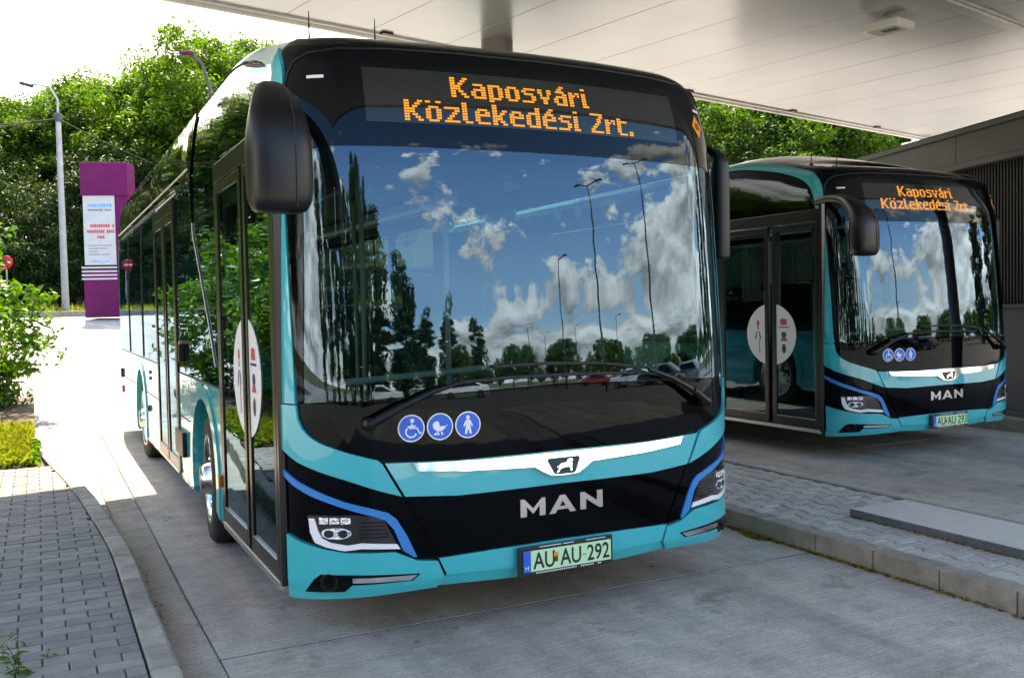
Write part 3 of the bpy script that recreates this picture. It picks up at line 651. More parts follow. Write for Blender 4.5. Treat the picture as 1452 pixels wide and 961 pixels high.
        if a < 1:
            pr_([(c0-.045, cz+.10), (c0+.045, cz+.10), (c0+.05, cz+.15), (c0+.02, cz+.165), (c0-.04, cz+.155)], 'redprint')
            for k in range(7): pr_([(c0-.07+k*.021, cz+.070), (c0-.056+k*.021, cz+.070), (c0-.056+k*.021, cz+.084), (c0-.07+k*.021, cz+.084)], 'darkprint')
            pr_([(c0+.035*cos(q), cz-.0+.032*sin(q)) for q in np.linspace(0, 5.9, 12)], 'darkprint'); pr_([(c0-.05, cz-.065), (c0+.05, cz-.065), (c0+.03, cz-.03), (c0-.03, cz-.03)], 'redprint')
            pr_([(c0+.03*cos(q), cz-.14+.048*sin(q)) for q in np.linspace(0, 5.9, 12)], 'darkprint'); pr_([(c0+.012*cos(q)+.004, cz-.145+.018*sin(q)) for q in np.linspace(0, 5.6, 8)], 'redprint')
        else:
            pr_([(c0+.022*cos(q), cz+.115+.03*sin(q)) for q in np.linspace(0, 5.9, 12)], 'redprint'); pr_([(c0-.008, cz+.05), (c0+.008, cz+.05), (c0+.008, cz+.08), (c0-.008, cz+.08)], 'darkprint')
            pr_([(c0-.045, cz-.04), (c0-.02, cz+.03), (c0-.01, cz+.03), (c0-.03, cz-.06)], 'darkprint'); pr_([(c0+.045, cz-.04), (c0+.02, cz+.03), (c0+.01, cz+.03), (c0+.03, cz-.06)], 'darkprint')
            pr_([(c0-.03, cz-.20), (c0-.022, cz-.06), (c0-.014, cz-.06), (c0-.022, cz-.20)], 'darkprint')
    for y_ in (3.885, 5.235): dbox('door_post', y_-.02, y_+.02, .24, 2.39, 'darkmetal', B, -1.262, .045)
    dbox('door_header', 3.9065, 5.2135, 2.292, 2.385, 'darkmetal', B, -1.262, .055); dbox('door_sill', 3.9065, 5.2135, .225, .250, 'alu', B, -1.275, .03, .003)
    for a, b in ((3.91, 4.53), (4.585, 5.21)): leaf(a, b, 2.285, 'rear_door_leaf')
    # plates above the doors and the long black band under the roof edge
    panel('band_panel', [(-1.412, 2.39), (sY(1.93), 2.41), (sY(3.08), 2.43), (sY(3.08), 2.725)]+[(a-.006, t-.011) for a, t in crv(ARCH_IN)[::-1] if t > 2.40], 'black', B, -.002, .01, .05, .12)
    for a, b in ((3.095, 5.3), (5.31, 7.45), (7.46, 9.5)): panel('band_panel', [(sY(a), 2.43), (sY(b), 2.43), (sY(b), 2.725), (sY(a), 2.725)], 'black', B, .012, .02, .06, .3)
    ribbon('band_strip', [(sY(y_), 2.47) for y_ in (3.15, 5, 7, 9.45)], .007, 'alu', B, .012)
    # windows and skirts
    def wheelcut(y0_, y1_, top, bot, cy_, r_, zc=.42):
        a0 = math.asin((bot-zc)/r_); n_ = 18
        pts = [(cy_+r_*cos(a0+(pi-2*a0)*k/n_), zc+r_*sin(a0+(pi-2*a0)*k/n_)) for k in range(n_+1)]
        return [(y0_, bot)]+[p for p in pts[::-1]]+[(y1_, bot), (y1_, top), (y0_, top)]
    def sk(name, poly, mat, off, th=.01, **k): return panel(name, [(sY(a), b) for a, b in poly], mat, B, off, th, .09, .14, **k)
    for mi in (False, True):
        sk('skirt_panel', wheelcut(1.96, 3.86, 1.03, .19, 2.66, .60), 'teal', .0, .03, mirror=mi)
        sk('skirt_panel', wheelcut(5.262, 7.9, 1.03, .19, 6.95, .58), 'teal', .0, .03, mirror=mi)
        sk('skirt_panel', [(7.91, .22), (9.5, .30), (9.5, 1.03), (7.91, 1.03)], 'teal', .0, .03, mirror=mi)
        for cy_, r_ in ((2.66, .60), (6.95, .58)):
            lip = [(cy_+(r_-.005)*cos(q), .42+(r_-.005)*sin(q)) for q in np.linspace(-.37, pi+.37, 24)]+[(cy_+(r_-.10)*cos(q), .42+(r_-.10)*sin(q)) for q in np.linspace(pi+.34, -.34, 24)]
            sk('wheel_arch', lip, 'teal', .012, .12, mirror=mi)
        for a, b in ((1.965, 3.855), (5.265, 6.55), (6.56, 8.1), (8.11, 9.5)): sk('side_window', [(a, 1.04), (b, 1.04), (b, 2.42), (a, 2.42)], 'sideglass', -.002, 0, mirror=mi)
        for a in (6.555, 8.105): ribbon('window_seam', [((1 if mi else -1)*-sY(a) if 0 else (-sY(a) if mi else sY(a)), z_) for z_ in (1.05, 1.7, 2.40)], .008, 'rubber', B, .0)
        ribbon('waist_seam', [((-sY(a) if mi else sY(a)), 1.035) for a in ([1.97, 2.8, 3.85] if not mi else [.5, 3, 6, 9.5])], .006, 'rubber', B, .0)
        ribbon('skirt_seam', [((-sY(a) if mi else sY(a)), .70) for a in (3.3, 3.85)], .005, 'rubber', B, .0)
        ribbon('skirt_seam', [((-sY(a) if mi else sY(a)), .70) for a in (5.3, 6.35)], .005, 'rubber', B, .0)
        ribbon('skirt_seam', [((-sY(a) if mi else sY(a)), .70) for a in (7.6, 9.5)], .005, 'rubber', B, .0)
    # slanted trim behind the front door, kinked strip, small fittings
    ribbon('window_trim', [(sY(y_), z_) for y_, z_ in ((2.93, 2.12), (2.88, 2.02), (2.6, 1.75), (2.3, 1.42), (2.1, 1.16))], .007, 'alu', B, .002)
    panel('kink_trim', [(sY(3.02), 2.70), (sY(3.02), 2.43), (sY(2.90), 2.14), (sY(2.98), 2.10), (sY(3.11), 2.42), (sY(3.11), 2.70)], 'black', B, .010, .012, .05)
    MB().box((-1.29, 3.72, .50), (.035, .42, .19), bev=.008).build('charge_flap', 'plastic', B)
    MB().box((-1.292, 1.99, .47), (.02, .05, .075), bev=.006).build('side_reflector', 'amberlens', B)
    MB().box((-1.285, 9.35, .73), (.03, .06, .12), bev=.01).build('side_marker', 'plastic', B); MB().box((-1.283, 9.33, .52), (.02, .05, .09), bev=.005).build('side_reflector', 'red', B)
    MB().box((-1.285, 3.62, 1.22), (.03, .05, .13), bev=.008).build('door_button', 'amberlens', B); MB().box((-1.29, 3.55, 1.20), (.045, .06, .14), bev=.01).build('door_button', 'plastic', B)
    for q in (.92, .86): MB().lathe([(-.012, 0), (-.012, .018), (.0, .018)], (-1.276, 5.95, q), 'X', 10).build('socket', 'rubber', B)
    for q in (.55,): MB().lathe([(-.02, 0), (-.02, .03), (.0, .035)], (-1.276, 6.1, q), 'X', 10).build('socket', 'plastic', B)
    # right side closing plates without doors
    rs = lambda y_: -sY(y_)
    panel('skirt_panel', [(1.41, .20), (rs(1.955), .19), (rs(1.955), 1.03), (1.41, 1.03)], 'teal', B, 0, .03, .09, .14)
    panel('skirt_panel', [(rs(3.865), .19), (rs(5.257), .19), (rs(5.257), 1.03), (rs(3.865), 1.03)], 'teal', B, 0, .03, .09, .14)
    for a, b in ((.45, 1.96), (3.86, 5.26)): panel('side_window', [(rs(a), 1.04), (rs(b), 1.04), (rs(b), 2.42), (rs(a), 2.42)], 'sideglass', B, -.002, 0, .09, .14)
    panel('band_panel', [(1.412, 2.43), (rs(9.5), 2.43), (rs(9.5), 2.725), (3.0, 2.722), (2.1, 2.70), (1.7, 2.662), (1.54, 2.605), (1.46, 2.505)], 'black', B, -.002, .01, .06, .3)
    # rear
    e0 = float(SL[-1]); rear = [(sY(9.51), .30), (-e0+.001, .30), (-e0+.001, 2.79), (sY(9.51), 2.79)]
    for mi in (False, True): panel('rear_panel', rear, 'teal', B, 0, .03, .12, .08, mirror=mi)
    # ---- wheels (bottom of the tyre at -.06)
    def wheel(x, y, sg, steer=0.):
        w = empty('wheel', (x, y, .37)); w.parent = B; w.rotation_euler = (0, 0, steer)
        ty = MB().lathe([(-.13, .30), (-.14, .34), (-.135, .40), (-.115, .425), (-.10, .43), (.10, .43), (.115, .425), (.135, .40), (.14, .34), (.13, .30)], (0, 0, 0), 'X', 40).build('tyre', 'rubber', w)
        gv = MB()
        for xx in (-.06, 0, .06): gv.lathe([(xx-.006, .4305), (xx, .4315), (xx+.006, .4305)], (0, 0, 0), 'X', 36)
        gv.build('tread_groove', 'liner', ty)
        s_ = sg
        rim = MB().lathe([(s_*.125, .305), (s_*.14, .30), (s_*.135, .275), (s_*.09, .262), (s_*.06, .25), (s_*.045, .20), (s_*.06, .165), (s_*.085, .155), (s_*.10, .12), (s_*.16, .10), (s_*.185, .085), (s_*.19, .0)], (0, 0, 0), 'X', 32).build('rim', 'rimalu', w)
        nt_ = MB()
        for k in range(10):
            a = 2*pi*k/10; nt_.lathe([(s_*.06, .017), (s_*.115, .016), (s_*.12, 0)], (0, .185*cos(a), .185*sin(a)), 'X', 6)
        nt_.build('wheel_nut', 'chrome', rim)
        hl_ = MB()
        for k in range(10):
            a = 2*pi*(k+.5)/10; hl_.lathe([(s_*.0575, .026), (s_*.063, .024), (s_*.063, 0)], (0, .228*cos(a), .228*sin(a)), 'X', 10)
        hl_.build('rim_hole', 'liner', rim)
    wheel(-1.115, 2.70, -1, R(-4)); wheel(1.115, 2.70, 1, R(-4)); wheel(-1.115, 6.95, -1); wheel(1.115, 6.95, 1)
    # underbody
    MB().box((0, 5.05, .27), (2.1, 8.8, .10)).build('underbody', 'liner', B)
    for cy_ in (2.66, 6.95):
        for sx in (-1, 1): MB().box((sx*.86, cy_, .62), (.06, 1.2, .62)).build('wheel_housing', 'liner', B)
    # ---- cabin
    MB().box((0, 5.05, .365), (2.40, 8.8, .06)).build('cabin_floor', 'dash', B)
    d = MB().add([], [])
    prof = [(.30, .42), (.30, .98), (.42, 1.07), (.70, 1.05), (.86, .92), (.86, .42)]
    d.prism(prof, lambda p: (-.35, p[0], p[1]), lambda p: (1.12, p[0], p[1])); db = d.build('dashboard', 'dash', B)
    MB().box((.55, .72, 1.10), (.46, .14, .12), Matrix.Rotation(R(-25), 3, 'X'), .03).build('instrument_hood', 'plastic', db)
    tmp = MB().lathe([(0, .215), (.012, .228), (0, .241), (-.012, .228), (0, .215)], (0, 0, 0), 'Z', 28); rt_ = Matrix.Rotation(R(-28), 3, 'X')
    sw = MB().add([rt_ @ Vector(v)+Vector((.55, .98, 1.12)) for v in tmp.v], tmp.f, True)
    for a in (0, 2.1, 4.2): sw.tube([Vector((.55, .98, 1.12)), rt_ @ Vector((.22*cos(a+1.57), .22*sin(a+1.57), 0))+Vector((.55, .98, 1.12))], .014, 6)
    sw.build('steering_wheel', 'plastic', B)
    def seat(x, y, zf=.40, rz=0., head=False):
        s_ = empty('seat', (x, y, zf), rz); s_.parent = B
        MB().box((0, .0, .42), (.42, .42, .08), bev=.03).build('cushion', 'seatcloth', s_)
        MB().box((0, .22, .78), (.42, .07, .64), Matrix.Rotation(R(-9), 3, 'X'), .03).build('backrest', 'seatcloth', s_)
        if head: MB().box((0, .29, 1.18), (.26, .08, .16), bev=.03).build('headrest', 'seatcloth', s_)
        MB().tube([(-.2, .27, .9), (-.2, .30, 1.14), (.2, .30, 1.14), (.2, .27, .9)], .014, 6).build('seat_handle', 'pole', s_)
        MB().box((0, .02, .19), (.10, .30, .38), bev=.01).build('pedestal', 'dash', s_)
    seat(.55, 1.35, .50, 0, True)
    for y_ in (2.75, 3.55, 5.9, 6.7, 7.5, 8.3):
        zf = .62 if y_ in (2.75, 6.7, 7.5, 8.3) else .40
        for x in ((-.95, -.5, .5, .95) if y_ > 5 else (.5, .95)): seat(x, y_, zf)
    pt = MB().box((.66, 1.92, 1.2), (1.08, .03, 1.6), bev=.005).build('cab_partition', 'interior', B)
    MB().add([(.12, .95, .5), (.12, 1.9, .5), (.12, 1.9, 1.45), (.12, .95, 1.45)], [(0, 1, 2, 3)]).build('cab_door', 'interior', B)
    for x, y_ in ((-.20, .95), (-.35, 2.0), (.18, 2.0), (-.5, 3.6), (-.6, 5.5), (.35, 4.4), (.35, 6.2), (-.35, 6.2)): MB().tube([(x, y_, .4), (x, y_, 2.5)], .017, 8).build('grab_pole', 'pole', B)
    MB().tube([(-1.17, .50, .95), (-1.13, .42, 1.10), (-1.0, .36, 1.16), (-.45, .30, 1.19), (-.25, .32, 1.20)], .017, 8).build('grab_rail', 'pole', B)
    for x in (-.5, .5): MB().tube([(x, 2.0, 2.25), (x, 9.0, 2.25)], .015, 8).build('ceiling_rail', 'pole', B)
    MB().box((0, 5.6, 2.50), (2.2, 7.8, .04)).build('ceiling_panel', 'interior', B)
    for sx in (-1, 1): MB().box((sx*.9, 5.6, 2.42), (.24, 7.6, .08), bev=.02).build('ceiling_light', 'white', B)
    MB().box((.25, .62, 2.22), (.40, .05, .13), bev=.03).build('driver_blind', 'interior', B)
    MB().box((-.15, .58, 2.12), (.26, .06, .18), bev=.03).build('cabin_mirror', 'interior', B)
    MB().box((0, .74, 2.40), (2.1, .5, .22), bev=.04).build('display_housing', 'interior', B)
    # ---- roof aerials
    for x in (-.97, -.62): MB().lathe([(0, .03), (.02, .02), (.03, .006), (.17, .002), (.17, 0)], (x, .85, 2.85), 'Z', 8).build('aerial', 'rubber', B)
build_bus(bus_)
bus2 = copy_tree(bus_)
def plate_no(B, body):
    pl = [o for o in kids(B) if o.name.startswith('number_plate')][0]; y0 = float(S(0, .3)[1])-.030
    for txt, x, w in (('AU', -.188, .118), ('AU', -.040, .118), ('-', .086, .022), (body, .112, .128)):
        v, f = text_mesh(txt, .11, .0016 if txt != '-' else 0); xs = [p[0] for p in v]; zs = [p[1] for p in v]; kx = w/(max(xs)-min(xs))
        kz = .080/(max(zs)-min(zs)) if txt != '-' else .35
        z0 = .249 if txt != '-' else .283
        MB().add([(x+(p[0]-min(xs))*kx, y0-.0092, z0+(p[1]-min(zs))*kz) for p in v], f).build('plate_characters', 'plateblack', pl)
plate_no(bus_, '292'); plate_no(bus2, '293')
BK = .9617
bus_.scale = (BK,)*3; bus2.scale = (BK,)*3
bus_.location = (-.0863, -.1498, .0577); bus2.location = (-.0863+5.755*BK, -.1498+2.38*BK, .0577)
tag(bus_, 'turquoise and black city bus in front, plate AU AU-292, open route display lit amber', 'bus', 'turquoise city buses at the station')
tag(bus2, 'turquoise and black city bus behind on the right, plate AU AU-293', 'bus', 'turquoise city buses at the station')

# ------------------------------------------------------------------ terrain, road, kerbs
def gz(x, y): return 1.45*sm(9, 26, y)+7.5*sm(29, 80, y+.10*x)
def sheet(name, xs, ys, f, mat, kind='structure'):
    v = [(x, y, f(x, y)) for y in ys for x in xs]; n = len(xs)
    m = MB(); m.add(v, [(j*n+i, j*n+i+1, (j+1)*n+i+1, (j+1)*n+i) for j in range(len(ys)-1) for i in range(n-1)], True)
    o = m.build(name, mat); return tag(o, kind=kind)
gx = [-900, -400, -200, -120]+list(range(-80, 84, 4))+[120, 200, 400, 900]
gy = [-900, -400, -200, -120]+list(range(-80, 120, 3))+[160, 240, 400, 900]
o = sheet('ground', gx, gy, lambda x, y: gz(x, y)-.12+(.12 if y > 26.5 else 0), 'ground'); o['label'] = 'grassy ground rising to a wooded bank'
rx = [-60, -40, -20, -8, -3, 3, 8, 20, 40, 70]
o = sheet('road', rx, [-75, -40, -20, -8, 0, 6]+[8+k*.9 for k in range(21)], lambda x, y: gz(x, y)-.022, 'lot'); o['label'] = 'pale concrete roadway of the bus station'
road = o
def piece(name, c, d, mat, parent, bev=.004, rot=None):
    return MB().box(c, d, rot, bev).build(name, mat, parent)
def slab_mesh(x0, x1, y0, y1):
    return MB().box(((x0+x1)/2, (y0+y1)/2, -.06), (x1-x0-.012, y1-y0-.012, .12), bev=.004).build('concrete_slab', 'road', road)
ky = [-13.9, -9.2, -4.5, .255, 4.85, 9.0]
for a, b in zip(ky[:-1], ky[1:]):
    slab_mesh(-1.60, 1.83, a, b)
    slab_mesh(3.10, 7.33, a+2.7, b+2.7)
for k in range(9): MB().box((-1.707, -3.9+k*1.55, -.062), (.207, 1.545, .12), Matrix.Rotation(R(.4 if k % 2 else -.3), 3, 'Z'), .004).build('gutter_slab', 'gutter', road)
for y in (-4.5, .255, 4.85):
    MB().box((.115, y, -.0055), (3.42, .013, .005)).build('joint_seal', 'liner', road); MB().box((5.2, y+2.7, -.0055), (4.2, .013, .005)).build('joint_seal', 'liner', road)
# left pavement
def kin(y): return -1.915-.125*sm(1.6, 4.6, y)-.26*sm(3.6, 7.2, y)
pav = MB().prism([(-9, -4.8), (-1.93, -4.8), (-1.93, 1.8), (-1.97, 2.8), (-2.07, 4.3), (-2.16, 5.0), (-2.22, 5.66), (-9, 5.66)], lambda p: (p[0], p[1], -.05), lambda p: (p[0], p[1], .112)).build('pavement', 'joint')
tag(pav, 'grey block pavement beside the front bus', kind='structure')
px_, py_ = .190, .095
def paver_mesh(L, W_, T, poly=None, ch=.004, name='paver', mat='paver'):
    m = MB()
    if poly is None: poly = [(-L/2, -W_/2), (L/2, -W_/2), (L/2, W_/2), (-L/2, W_/2)]
    n = len(poly); c = (sum(p[0] for p in poly)/n, sum(p[1] for p in poly)/n)
    def ins(p, k): d = math.hypot(p[0]-c[0], p[1]-c[1]) or 1; return (p[0]-(p[0]-c[0])/d*k*1.3, p[1]-(p[1]-c[1])/d*k*1.3)
    a = [(*p, -T) for p in poly]; b = [(*p, -ch) for p in poly]; e = [(*ins(p, ch), 0) for p in poly]
    m.add(a+b+e, [tuple(range(2*n, 3*n))]+[(k, (k+1) % n, n+(k+1) % n, n+k) for k in range(n)]+[(n+k, n+(k+1) % n, 2*n+(k+1) % n, 2*n+k) for k in range(n)]); return m
cands = []
for j in range(-50, 60):
    y = j*py_+.04
    if y > 5.60 or y < -4.7: continue
    for i in range(-1, 38):
        x = -1.93-px_*(i+.5)-(px_/2 if j % 2 else 0)+.03
        cands.append((x, y, j, i))
base_p = paver_mesh(px_-.005, py_-.007, .07); pm = base_p.build('paver', 'paver', pav); first = True
def visible(x, y, m=.3): 
    d = Vector((x+2.2519, y+3.908, .12-1.506)); z = d.dot(_fw)
    return z > .5 and abs(d.dot(_rt)/z) < .546+m/z and abs(d.dot(_up)/z) < .362+m/z
cands = [c for c in cands if c[0]-px_/2 < kin(c[1])-.03]
cands.sort(key=lambda c: (not visible(c[0], c[1]), math.hypot(c[0]+2.25, c[1]+3.9)))
rest = MB()
rnd = random.Random(3)
nvis = 0
for k, (x, y, j, i) in enumerate(cands):
    z = .128+rnd.uniform(-.0018, .0018); rz = rnd.uniform(-.006, .006); tl = (rnd.uniform(-.006, .006), rnd.uniform(-.006, .006))
    over = x+px_/2-kin(y)+.004
    if k < 300:
        if over > 0: q = MB().box((0, 0, -.035), (px_-.005-over, py_-.007, .07), bev=.004).build('paver', 'paver', pav); q.location = (x-over/2, y, z)
        else:
            q = pm if first else bpy.data.objects.new('paver', pm.data)
            if not first: link(q, pav)
            first = False; q.location = (x, y, z)
        q.rotation_euler = (tl[0], tl[1], rz)
    else:
        w = px_-.005-max(0, over)
        if w < .02: continue
        rest.box((x-max(0, over)/2, y, z-.02), (w, py_-.007, .04), Matrix.Rotation(rz, 3, 'Z'))
tag(rest.build('paver', 'paver', pav), kind='stuff')
# left kerb of short stones on the curve
lk = empty('kerb', (0, 0, 0), kind='structure', label='curved kerb of short stones along the left pavement')
ys = []; y = -4.7
while y < 9.0: ys.append(y); y += .272 if y < 5.5 else .8
for a, b in zip(ys[:-1], ys[1:]):
    g = .004; p = [(kin(a)+.004, a+g), (kin(b)+.004, b-g), (kin(b)+.112, b-g), (kin(a)+.112, a+g)]
    z = .132+rnd.uniform(-.002, .002); c = [(kin(a)+.012, a+g+.005), (kin(b)+.012, b-g-.005), (kin(b)+.098, b-g-.005), (kin(a)+.098, a+g+.005)]
    m = MB(); m.add([(*q, -.05) for q in p]+[(*q, z-.010) for q in p]+[(*q, z) for q in c], [(8, 9, 10, 11)]+[(k, (k+1) % 4, 4+(k+1) % 4, 4+k) for k in range(4)]+[(4+k, 4+(k+1) % 4, 8+(k+1) % 4, 8+k) for k in range(4)])
    m.build('kerb_stone', 'kerb', lk)
# platform island between the lanes
isl = MB().prism([(1.93, -4.5), (3.06, -4.5), (3.06, 8.3), (1.93, 8.3)], lambda p: (p[0], p[1], -.05), lambda p: (p[0], p[1], .098)).build('platform', 'joint')
tag(isl, 'narrow paved platform between the two buses', kind='structure')
def g_(u):
    u = u % 1
    return 1 if u < .19 or u > .81 else -1 if .31 < u < .69 else (1-2*(u-.19)/.12 if u < .5 else -1+2*(u-.69)/.12)
Lb, Pb, ab = .186, .134, .0105
sh_ = [0, .19, .31, .69, .81, 1]
top = [((u-.5)*Lb*.94, Pb/2-.0065+ab*g_(min(u, .999))) for u in sh_]
poly = [(y_, x_) for x_, y_ in top]+[(-y_, x_) for x_, y_ in top[::-1]]   # long axis along Y, bumps to both sides
bm_ = paver_mesh(0, 0, .07, poly[::-1], .006); tile = None; cand = []
for j in range(0, 9):
    for i in range(-24, 45):
        x = 1.945+Pb*(j+.5); y = i*Lb+(Lb/2 if j % 2 else 0)
        if x < 3.0: cand.append((x, y))
cand.sort(key=lambda c: (not visible(c[0], c[1], .2), math.hypot(c[0]+2.25, c[1]+3.9)))
rest = MB()
for k, (x, y) in enumerate(cand):
    if 2.36 < x-Pb/2 and x+Pb/2 < 2.85 and y < .34: continue
    z = .1145+rnd.uniform(-.0025, .0025)
    if k < 300:
        q = bm_.build('paver', 'paver2', isl) if tile is None else bpy.data.objects.new('paver', tile.data)
        if tile is None: tile = q
        else: link(q, isl)
        q.location = (x, y, z); q.rotation_euler = (rnd.uniform(-.01, .01), rnd.uniform(-.01, .01), 0)
    else: rest.add([(a+x, b+y, c+z) for a, b, c in bm_.v], bm_.f)
tag(rest.build('paver', 'paver2', isl), kind='stuff')
for side, x0, bw in ((0, 1.83, .112), (1, 3.045, .055)):
    y = -4.5
    while y < 8.2:
        l = .43 if side == 0 else .9; bend = .10*sm(.6, 3.2, y+l/2)*0
        MB().box((x0+bw/2, y+l/2, .030), (bw, l-.008, .172), bev=.010 if side == 0 else .006).build('kerb_stone', 'kerbdark', isl).location = (0, 0, rnd.uniform(-.0015, .0015))
        y += l
ramp = MB().box((2.60, -1.52, .123), (.50, 3.94, .078), bev=.003).build('raised_slab', 'granite'); tag(ramp, 'raised boarding slab with blue granite edge on the platform', 'slab')
MB().box((2.603, -1.523, .1635), (.496, 3.936, .005), bev=.001).build('slab_top', 'slabtop', ramp)
# right-hand kerb and pavement by the building
rk2 = MB().prism([(7.47, -5), (13, -5), (14.5, 12), (7.47, 12)], lambda p: (p[0], p[1], -.05), lambda p: (p[0], p[1], .125)).build('side_pavement', 'paver2')
tag(rk2, 'narrow pavement along the dark station wall', kind='structure')
y = -5
while y < 11: MB().box((7.40, y+.5, .04), (.13, .992, .18), bev=.012).build('kerb_stone', 'kerb', rk2); y += 1.0
# planted bed and debris
bed = MB().prism([(-9, 5.68), (-2.235, 5.68), (-2.32, 7.0), (-2.34, 12.5), (-9, 12.5)], lambda p: (p[0], p[1], -.05), lambda p: (p[0], p[1], .115+.12*sm(9, 12, p[1]))).build('flower_bed', 'soil')
tag(bed, 'planted bed at the end of the left pavement', kind='structure')
def leafcloud(name, pts, nrm, sizes, tints, mat, parent=None, aspect=.5, rs=None, curl=.25):
    rs = rs or np.random.RandomState(1); n = len(pts); pts = np.asarray(pts); nrm = np.asarray(nrm)
    a = rs.normal(size=(n, 3)); a -= nrm*(a*nrm).sum(1, keepdims=True); a /= np.linalg.norm(a, axis=1, keepdims=True)+1e-9
    b = np.cross(nrm, a); s = np.asarray(sizes)[:, None]
    P0 = pts-a*s*.5; P1 = pts+b*s*aspect*.5; P2 = pts+a*s*.5-nrm*s*curl; P3 = pts-b*s*aspect*.5
    v = np.stack([P0, P3, P2, P1], 1).reshape(-1, 3)
    me = bpy.data.meshes.new(name); me.vertices.add(4*n); me.vertices.foreach_set('co', v.ravel().astype(np.float32))
    me.loops.add(4*n); me.loops.foreach_set('vertex_index', np.arange(4*n, dtype=np.int32))
    me.polygons.add(n); me.polygons.foreach_set('loop_start', np.arange(0, 4*n, 4, dtype=np.int32))
    me.materials.append(M[mat]); me.update(calc_edges=True)
    at = me.attributes.new('tint', 'FLOAT', 'POINT'); at.data.foreach_set('value', np.repeat(np.asarray(tints, dtype=np.float32), 4)); me.validate()
    o = bpy.data.objects.new(name, me); link(o, parent); return o
def crown(name, rx, ry, rz, zc, nclump, per, leaf, mat, parent, seed, shape='round', clump=.2, aspect=.5):
    rs = np.random.RandomState(seed); C = []; 
    while len(C) < nclump:
        p = rs.uniform(-1, 1, 3); r = np.linalg.norm(p)
        if r > 1 or r < .35: continue
        if shape == 'cone' and np.hypot(p[0], p[1]) > (1-(p[2]+1)/2)**.8: continue
        if shape == 'column' and np.hypot(p[0], p[1]) > .9*(1-max(0, p[2])**2.2): continue
        if shape == 'dome' and p[2] < -.2 and rs.rand() < .35: continue
        p *= 1+.10*math.sin(3*p[0]*2+seed)+.09*math.sin(4*p[1]+seed*2); C.append(p)
    C = np.array(C)*(rx, ry, rz)+(0, 0, zc); mean = (rx+ry+rz)/3
    R_ = mean*clump*rs.uniform(.6, 1.45, nclump); T = rs.uniform(0, 1, nclump)
    idx = np.repeat(np.arange(nclump), per); d = rs.normal(size=(len(idx), 3)); d /= np.linalg.norm(d, axis=1, keepdims=True)
    rr = R_[idx]*rs.uniform(.45, 1.12, len(idx))**.7
    pts = C[idx]+d*rr[:, None]*(1.1, 1.1, .75)
    nn = d*.6+(0, 0, .55)+rs.normal(size=d.shape)*.45; nn /= np.linalg.norm(nn, axis=1, keepdims=True)
    t = np.clip(.25+.35*T[idx]+rs.normal(0, .16, len(idx)), 0, 1)
    return leafcloud(name, pts, nn, leaf*rs.uniform(.6, 1.35, len(idx)), t, mat, parent, aspect, rs)
def trunk(H, r, parent, nb, seed, spread, z0=.35):
    rs = random.Random(seed); m = MB(); P = [(0, 0, -.4)]
    for k in range(1, 7): P.append((rs.uniform(-.12, .12)*k*.3, rs.uniform(-.12, .12)*k*.3, H*k/6))
    m.tube(P, [r*(1.25-.19*k) for k in range(7)], 8)
    for b in range(nb):
        k = rs.randint(2, 5); s = Vector(P[k]); a = rs.uniform(0, 2*pi); l = spread*rs.uniform(.5, .95)
        m.tube([s, s+Vector((cos(a)*l*.5, sin(a)*l*.5, l*.32)), s+Vector((cos(a)*l, sin(a)*l, l*.7))], [r*.42, r*.26, r*.08], 6)
    return m.build('trunk', 'bark', parent)
def make_tree(kind, seed):
    t = empty({'broad': 'broadleaf_tree', 'conifer': 'conifer_tree', 'poplar': 'poplar_tree', 'shrub': 'shrub'}[kind], (0, 0, -200))
    if kind == 'broad': trunk(8, .26, t, 7, seed, 4); crown('crown', 4.5, 4.3, 4.4, 7.2, 230, 210, .23, 'leaf', t, seed, 'round', .17, .42)
    if kind == 'conifer': trunk(8, .2, t, 0, seed, 3); crown('crown', 3.0, 3.0, 5.2, 5.4, 130, 160, .24, 'leafdark', t, seed, 'cone', .17, .28)
    if kind == 'poplar': trunk(9, .2, t, 4, seed, 1.2); crown('crown', 1.5, 1.5, 6.2, 6.8, 100, 110, .28, 'leafdark', t, seed, 'column', .17, .5)
    if kind == 'shrub': trunk(1.0, .05, t, 5, seed, .6); crown('crown', .82, .80, 1.02, 1.10, 80, 70, .105, 'laurel', t, seed, 'round', .26, .42)
    return t
protos = {k: [make_tree(k, s) for s in ss_] for k, ss_ in (('broad', (1, 2, 3, 4)), ('conifer', (5, 6)), ('poplar', (8, 9)), ('shrub', (11, 12)))}
used = set(); tr_n = random.Random(5)
def place(kind, x, y, s=1., label='', cat='tree', group=None, sz=None, zo=0, idx=None):
    L = protos[kind]; i = tr_n.randrange(len(L)) if idx is None else idx; p = L[i]
    if (kind, i) not in used: t = p; used.add((kind, i))
    else: t = copy_tree(p)
    t.location = (x, y, gz(x, y)-.05+zo); t.rotation_euler = (0, 0, tr_n.uniform(0, 6.28)); t.scale = (s, s, sz or s)
    return tag(t, label, cat, group)
def at(px, d):
    p = Vector((-2.2519, -3.908, 1.506))+_fw*d+_rt*((px-726)/1330*d); return p.x, p.y
cnt_ = {}; ORD = ['first', 'second', 'third', 'fourth', 'fifth', 'sixth', 'seventh', 'eighth', 'ninth', 'tenth', 'eleventh', 'twelfth', 'thirteenth']
